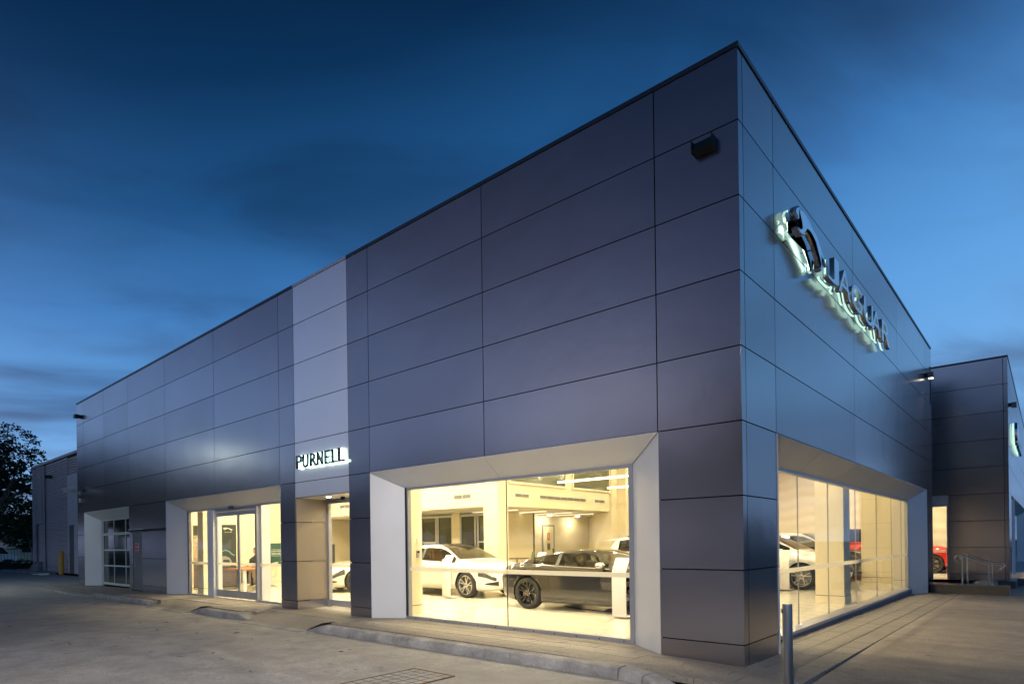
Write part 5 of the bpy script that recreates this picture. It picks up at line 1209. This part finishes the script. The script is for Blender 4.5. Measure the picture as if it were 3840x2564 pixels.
B(-5.15, 7.5, -.06, 12.2, 7.33, 7.48).build('roof_edge', 'wh_flat', wh)
B(-5.13, -5.1, 0, 12, .085, 7.33).build('corner_trim', 'corrugated', wh)
for x in (-1.47,): B(x-.035, x+.035, -.03, .04, .085, 7.33).build('downpipe', 'dark_metal', wh)
B(3.95, 6.4, -.02, .2, .085, 6.1).build('flat_panel', 'wh_flat', wh)
pd2 = B(4.35, 5.25, -.035, -.021, .1, 3.05).build('door', mat('wh_door', (.11, .11, .12), .5), wh); MB().tube([(4.45, -.035, 1.2), (4.45, -.09, 1.2), (4.58, -.09, 1.2)], .02, 6).build('handle', 'steel', pd2)
B(-4.25, -3.6, .05, .3, .7, 3.33).build('recess_door', 'dark_metal', wh); B(-3.95, -3.75, -.0, .04, .7, 3.3).build('door_frame', 'wh_door', wh)
MB().hexa([(-4.35, -.5, 0), (-2.45, -.5, 0), (-2.5, .05, 0), (-4.3, .05, 0), (-4.2, -.12, .72), (-2.6, -.12, .72), (-2.6, .05, .72), (-4.2, .05, .72)]).build('loading_plinth', 'kerb_concrete', wh)
wl2 = B(-.05, .35, -.28, .0, 6.25, 6.45).build('floodlight', 'black_plastic', wh); B(-.02, .32, -.30, -.281, 6.22, 6.4).build('lens', 'glass_dark', wl2)
B(-5.0, 1.0, -.95, .02, -.1, .13).build('plinth_kerb', 'kerb_concrete', wh)
yb = thing('bollard', 'thick yellow safety bollard beside the warehouse door', 'bollard', (-43.35, 3.0, -.085))
smooth_by_angle(MB().lathe([(0, 0), (.145, 0), (.145, 1.40), (.12, 1.45), (0, 1.46)], 20, 'z').build('post', 'yellow_paint', yb), 40); MB().lathe([(.19, 0), (.19, .03), (.146, .035), (.146, 0)], 20, 'z', close=True).build('base_ring', 'rust_dark', yb)
for k, (x, y, a) in enumerate(((-45.2, 2.3, .3), (-44.4, 2.35, -.2))):
    m = MB().hexa([(-.45, -.25, 0), (.45, -.22, 0), (.45, .22, 0), (-.45, .25, 0), (-.45, -.25, .03), (.45, -.22, .08), (.45, .22, .10), (-.45, .25, .04)]).build('loose_sheet', 'white_plastic'); m.location = (x, y, -.08+.05*0); m.rotation_euler = (0, 0, a); tag(m, ('crumpled white sheet on the ground, farther from the yellow bollard', 'crumpled white sheet on the ground right next to the yellow bollard')[k], 'debris')

# ------------------------------------------------------------------ trees
def leafmat(name, c):
    m = mat(name, c, .6, noise=.45, nscale=.9); return name
leafmat('leaf_dark', (.022, .032, .014)); leafmat('leaf_mid', (.035, .06, .02)); mat('bark', (.16, .12, .09), .9, noise=.35, nscale=4, stretch=(1, 1, .2)); mat('bark_pale', (.40, .35, .29), .8, noise=.3, nscale=3)
def crown_mesh(blobs, n, size, seed, m):
    rnd = random.Random(seed); vs = []; fs = []; wts = [b[3]**2 for b in blobs]; tot = sum(wts)
    for b, w in zip(blobs, wts):
        cx, cy, cz, r, fz = b
        # each mass is made of leaf sprays clustered round twig ends
        k = int(n*w/tot/9)+1
        for _ in range(k):
            while True:
                d = Vector((rnd.uniform(-1, 1), rnd.uniform(-1, 1), rnd.uniform(-1, 1)))
                if .2 < d.length < 1: break
            d = d.normalized()*(d.length**.5); c = Vector((cx+d.x*r, cy+d.y*r, cz+d.z*r*fz))
            for q in range(9):
                p = c+Vector((rnd.gauss(0, .3), rnd.gauss(0, .3), rnd.gauss(0, .18)))*r*.22
                a = Vector((rnd.uniform(-1, 1), rnd.uniform(-1, 1), rnd.uniform(-.6, .6))).normalized()*size*rnd.uniform(.6, 1.3); u_ = a.orthogonal().normalized()*a.length*.42
                o = len(vs); vs += [p-a, p+u_, p+a, p-u_]; fs.append((o, o+1, o+2, o+3))
    me = bpy.data.meshes.new('crown'); me.from_pydata(vs, [], fs); me.update(); me.materials.append(MATS[m]); return me
def trunk_mesh(h, r, limbs, seed, m, lean=(0, 0)):
    rnd = random.Random(seed); b = MB(); pts = [(lean[0]*t*t+rnd.uniform(-.06, .06)*h*.1, lean[1]*t*t+rnd.uniform(-.06, .06)*h*.1, h*t) for t in (0, .15, .35, .6, .85, 1)]
    b.tube(pts, [r*1.25, r, r*.85, r*.65, r*.42, r*.2], 10)
    for tx, ty, tz, z0 in limbs:
        s = Vector((lean[0]*(z0/h)**2, lean[1]*(z0/h)**2, z0)); e = Vector((tx, ty, tz)); mid = s.lerp(e, .5)+Vector((0, 0, -.08*(e-s).length))
        b.tube([s, s.lerp(mid, .5), mid, mid.lerp(e, .5)+Vector((0, 0, .05)), e], [r*.5, r*.42, r*.33, r*.22, r*.08], 7)
        for _ in range(3):
            q = mid.lerp(e, rnd.uniform(.1, .9)); b.tube([q, q+Vector((rnd.uniform(-1, 1), rnd.uniform(-1, 1), rnd.uniform(.0, .9)))*(e-s).length*.3], [r*.15, r*.04], 5)
    return b.mesh('trunk', m, True)
bl = [(-1.5, 1, 11.0, 3.0, .75), (2.0, -.5, 9.7, 2.4, .8), (.2, 2.0, 9.2, 2.7, .7), (-3.5, -1.5, 9.0, 2.8, .75), (3.6, 1.0, 8.0, 1.6, .7), (2.0, 2.4, 7.4, 1.5, .6), (-4, 2, 7.0, 2.2, .7), (-6.5, 0, 9.5, 2.6, .8), (-1, -2, 6.6, 1.7, .6)]
t = thing('gum_tree', 'tall dark tree with open crown left of the warehouse', 'tree', (-68.5, 3.6, -.1)); inst(trunk_mesh(9, .42, [(b[0]*.9, b[1]*.9, b[2]-.2, 3.2+.5*k % 3) for k, b in enumerate(bl)], 3, 'bark', (.6, .3)), 'trunk', t); inst(crown_mesh(bl, 8500, .16, 5, 'leaf_dark'), 'crown', t)
bl2 = [(0, 0, 3.6, 2.2, .9), (1.6, .6, 3.0, 1.6, .8), (-1.8, -.4, 3.2, 1.9, .8), (.6, -1, 4.8, 1.5, .8), (-3.2, .5, 4.0, 1.8, .9)]
for (x, y, z, s, lab) in ((-62.5, 5.4, -.1, 1.0, 'low dark bushy tree in front of the tall tree beside the warehouse'), (-70.5, 2.3, -.1, 1.25, 'dark bushy tree at the left picture edge under the tall tree'), (-78, 12, -.1, 1.5, 'dark bushy tree farthest back behind the fence')):
    t = thing('bushy_tree', lab, 'tree', (x, y, z)); t.scale = (s, s, s); inst(trunk_mesh(3.6, .2, [(b[0]*.8, b[1]*.8, b[2], 1.2) for b in bl2], int(-x), 'bark_pale', (.4, -.2)), 'trunk', t); inst(crown_mesh(bl2, 9000, .14, int(-x)+1, 'leaf_mid' if x > -70 else 'leaf_dark'), 'crown', t)
hm = crown_mesh([(-4+1.0*k, 0, .42, .62, .72) for k in range(10)], 9000, .07, 11, 'leaf_dark')
h_ = thing('hedge', 'clipped dark hedge in front of the trees at the far left', 'hedge', (-56.5, 2.6, -.1), radians(100)); inst(hm, 'foliage', h_); B(-4.5, 5.5, -.3, .3, 0, .55).build('inner_growth', 'leaf_dark', h_)
tag(MB().box(-55.3, -54.9, -14, 6, -.2, .05).build('planter_kerb', 'kerb_concrete'), 'low concrete kerb in front of the dark hedge', 'kerb')
fe = thing('fence', 'dark railing fence behind the hedge at the far left', 'fence', (-72, 0, -.1))
for z in (.4, 1.6): B(-.02, .02, -14, 14, z, z+.05).build('rail', 'dark_metal', fe)
bar = MB().box(-.012, .012, -.012, .012, 0, 1.75).mesh('bar', 'dark_metal')
for k in range(112): inst(bar, 'picket', fe, (0, -14+.25*k, 0))
pb = thing('pale_house', 'pale gabled building glimpsed between the trees and the warehouse', 'building', (-84, 9.5, -.1))
B(-4, 4, -3, 3, 0, 3.2).build('wall', 'wall_cream', pb); MB().prism([(-3.4, 3.2), (3.4, 3.2), (0, 5.0)], 'x', -4.3, 4.3).build('roof', 'kerb_concrete', pb)
w = B(4.0, 4.04, -1.8, -.6, 1.2, 2.3).build('window', 'frame_pale', pb); B(4.041, 4.05, -1.72, -.68, 1.28, 2.22).build('pane', 'glass_dark', w)
vn = thing('parked_van', 'white parked van glimpsed under the trees behind the fence', 'van', (-76, 4.2, -.1), radians(95))
MB().prism([(-2.4, .35), (2.3, .35), (2.4, .9), (1.7, 1.15), (1.1, 1.95), (-2.3, 2.0), (-2.45, 1.2)], 'y', -.9, .9).build('body', 'paint_white', vn, bevel=.06)
MB().prism([(1.05, 1.2), (1.62, 1.18), (1.12, 1.82), (.3, 1.85), (.3, 1.2)], 'y', -.91, .91).build('side_window', 'glass_dark', vn)
for x in (-1.5, 1.5):
    for s in (-1, 1): MB().lathe([(0, -.1), (.2, -.1), (.33, -.08), (.33, .08), (0, .08)], 20, 'y', (x, s*.82, .33)).build('wheel', 'rubber', vn)
# trees across the yard and across the street (they show as dark bands mirrored in the panels)
fc = [(0, 0, 5.2, 3.0, .75), (2.4, .5, 4.4, 2.2, .8), (-2.4, -.6, 4.6, 2.3, .8), (.4, 1.4, 3.2, 2.2, .7), (-.6, -1.2, 6.6, 1.8, .8)]
cm = [crown_mesh(fc, 2600, .42, 21+k, 'leaf_dark') for k in range(2)]; tm = trunk_mesh(5, .28, [(b[0]*.7, b[1]*.7, b[2]-.4, 2.0) for b in fc], 9, 'bark')
k = 0
for n_, x in enumerate(range(-118, 31, 9)):
    t = thing('street_tree', '%s dark tree from the left in the row across the yard' % ORD[n_+1], 'tree', (x+random.uniform(-1.5, 1.5), -46+random.uniform(-3, 3), -.1), random.uniform(0, 6), 'trees across the yard'); inst(tm, 'trunk', t); inst(cm[k % 2], 'crown', t); s = random.uniform(1.3, 1.75); t.scale = (1.1*s, 1.1*s, s); k += 1
for n_, y in enumerate(range(-42, 2, 7)):
    t = thing('street_tree', '%s dark tree of the row beyond the left end of the yard' % ORD[7-n_], 'tree', (-76+random.uniform(-2, 2), y+random.uniform(-1.5, 1.5), -.1), random.uniform(0, 6), 'trees beyond the yard'); inst(tm, 'trunk', t); inst(cm[k % 2], 'crown', t); s = random.uniform(1.4, 1.8); t.scale = (1.1*s, 1.1*s, s); k += 1
for n_, y in enumerate(range(-28, 100, 10)):
    t = thing('street_tree', '%s dark tree in the row across the street' % ORD[n_+1], 'tree', (34+random.uniform(-1.5, 1.5), y+random.uniform(-2, 2), -.2), random.uniform(0, 6), 'trees across the street'); inst(tm, 'trunk', t); inst(cm[k % 2], 'crown', t); s = random.uniform(.6, .95); t.scale = (1.3*s, 1.3*s, s*.8); k += 1
for n_, (x, y, s) in enumerate(((-5, -30, 1.8), (1, -24, 1.9), (7.5, -22, 1.8), (13, -27, 2.0))):
    t = thing('tall_tree', '%s tall dark tree at the street end of the yard' % ORD[n_+1], 'tree', (x, y, -.1), random.uniform(0, 6), 'tall trees by the street'); inst(tm, 'trunk', t); inst(cm[k % 2], 'crown', t); t.scale = (s*.9, s*.9, s); k += 1
# unseen lamp added behind the camera to brighten yard and front facade
s3 = thing('added_lamp', 'added unseen pole lamp behind the viewer that brightens the yard', 'street lamp', (5.5, -13.5, -.2))
MB().tube([(0, 0, 0), (0, 0, 4), (0, 0, 8.2)], [.10, .08, .05], 12).build('pole', 'steel', s3); MB().tube([(0, 0, 8.1), (-.6, .3, 8.4), (-1.4, .7, 8.45)], .035, 8).build('arm', 'steel', s3)
B(-1.8, -1.2, .5, .85, 8.40, 8.50).build('lamp_head', 'grey_plastic', s3); B(-1.75, -1.25, .53, .82, 8.385, 8.399).build('lens', mat('lamp_added', (1, 1, 1), .5, emit=(1, .82, .62), estr=60), s3)
ld3 = bpy.data.lights.new('added_beam', 'SPOT'); lo3 = bpy.data.objects.new('added_beam', ld3); col.objects.link(lo3); lo3.parent = s3; lo3.location = (-1.5, .68, 8.3)
ld3.energy = 11500; ld3.color = (1, .94, .88); ld3.spot_size = radians(60); ld3.spot_blend = 1.0; ld3.shadow_soft_size = .5; lo3.rotation_euler = (Vector((-5.5, -2.2, 0))-Vector((4, -12.8, 8.1))).to_track_quat('-Z', 'Y').to_euler()
# yard lamp whose mirror image shows on the left panels
sl = thing('yard_lamp', 'pole lamp standing in the yard left of the picture', 'street lamp', (-30.4, -7.5, -.085))
MB().tube([(0, 0, 0), (0, 0, 3), (0, 0, 6.5)], [.09, .075, .05], 12).build('pole', 'steel', sl); MB().tube([(0, 0, 6.45), (.25, .1, 6.6), (.6, .25, 6.62)], .03, 8).build('arm', 'steel', sl)
MB().hexa([(.45, .05, 6.58), (1.0, .25, 6.58), (.9, .5, 6.58), (.35, .3, 6.58), (.5, .1, 6.68), (.95, .27, 6.66), (.87, .45, 6.66), (.42, .28, 6.68)]).build('lamp_head', 'grey_plastic', sl)
B(.45, .88, .15, .40, 6.565, 6.579).build('lens', mat('lamp_street', (1, 1, 1), .5, emit=(.72, 1.0, .80), estr=80), sl)
ld2 = bpy.data.lights.new('yard_beam', 'SPOT'); lo2 = bpy.data.objects.new('yard_beam', ld2); col.objects.link(lo2); lo2.parent = sl; lo2.location = (.66, .27, 6.5)
ld2.energy = 1400; ld2.color = (.92, 1.0, .90); ld2.spot_size = radians(172); ld2.spot_blend = .7; ld2.shadow_soft_size = .2
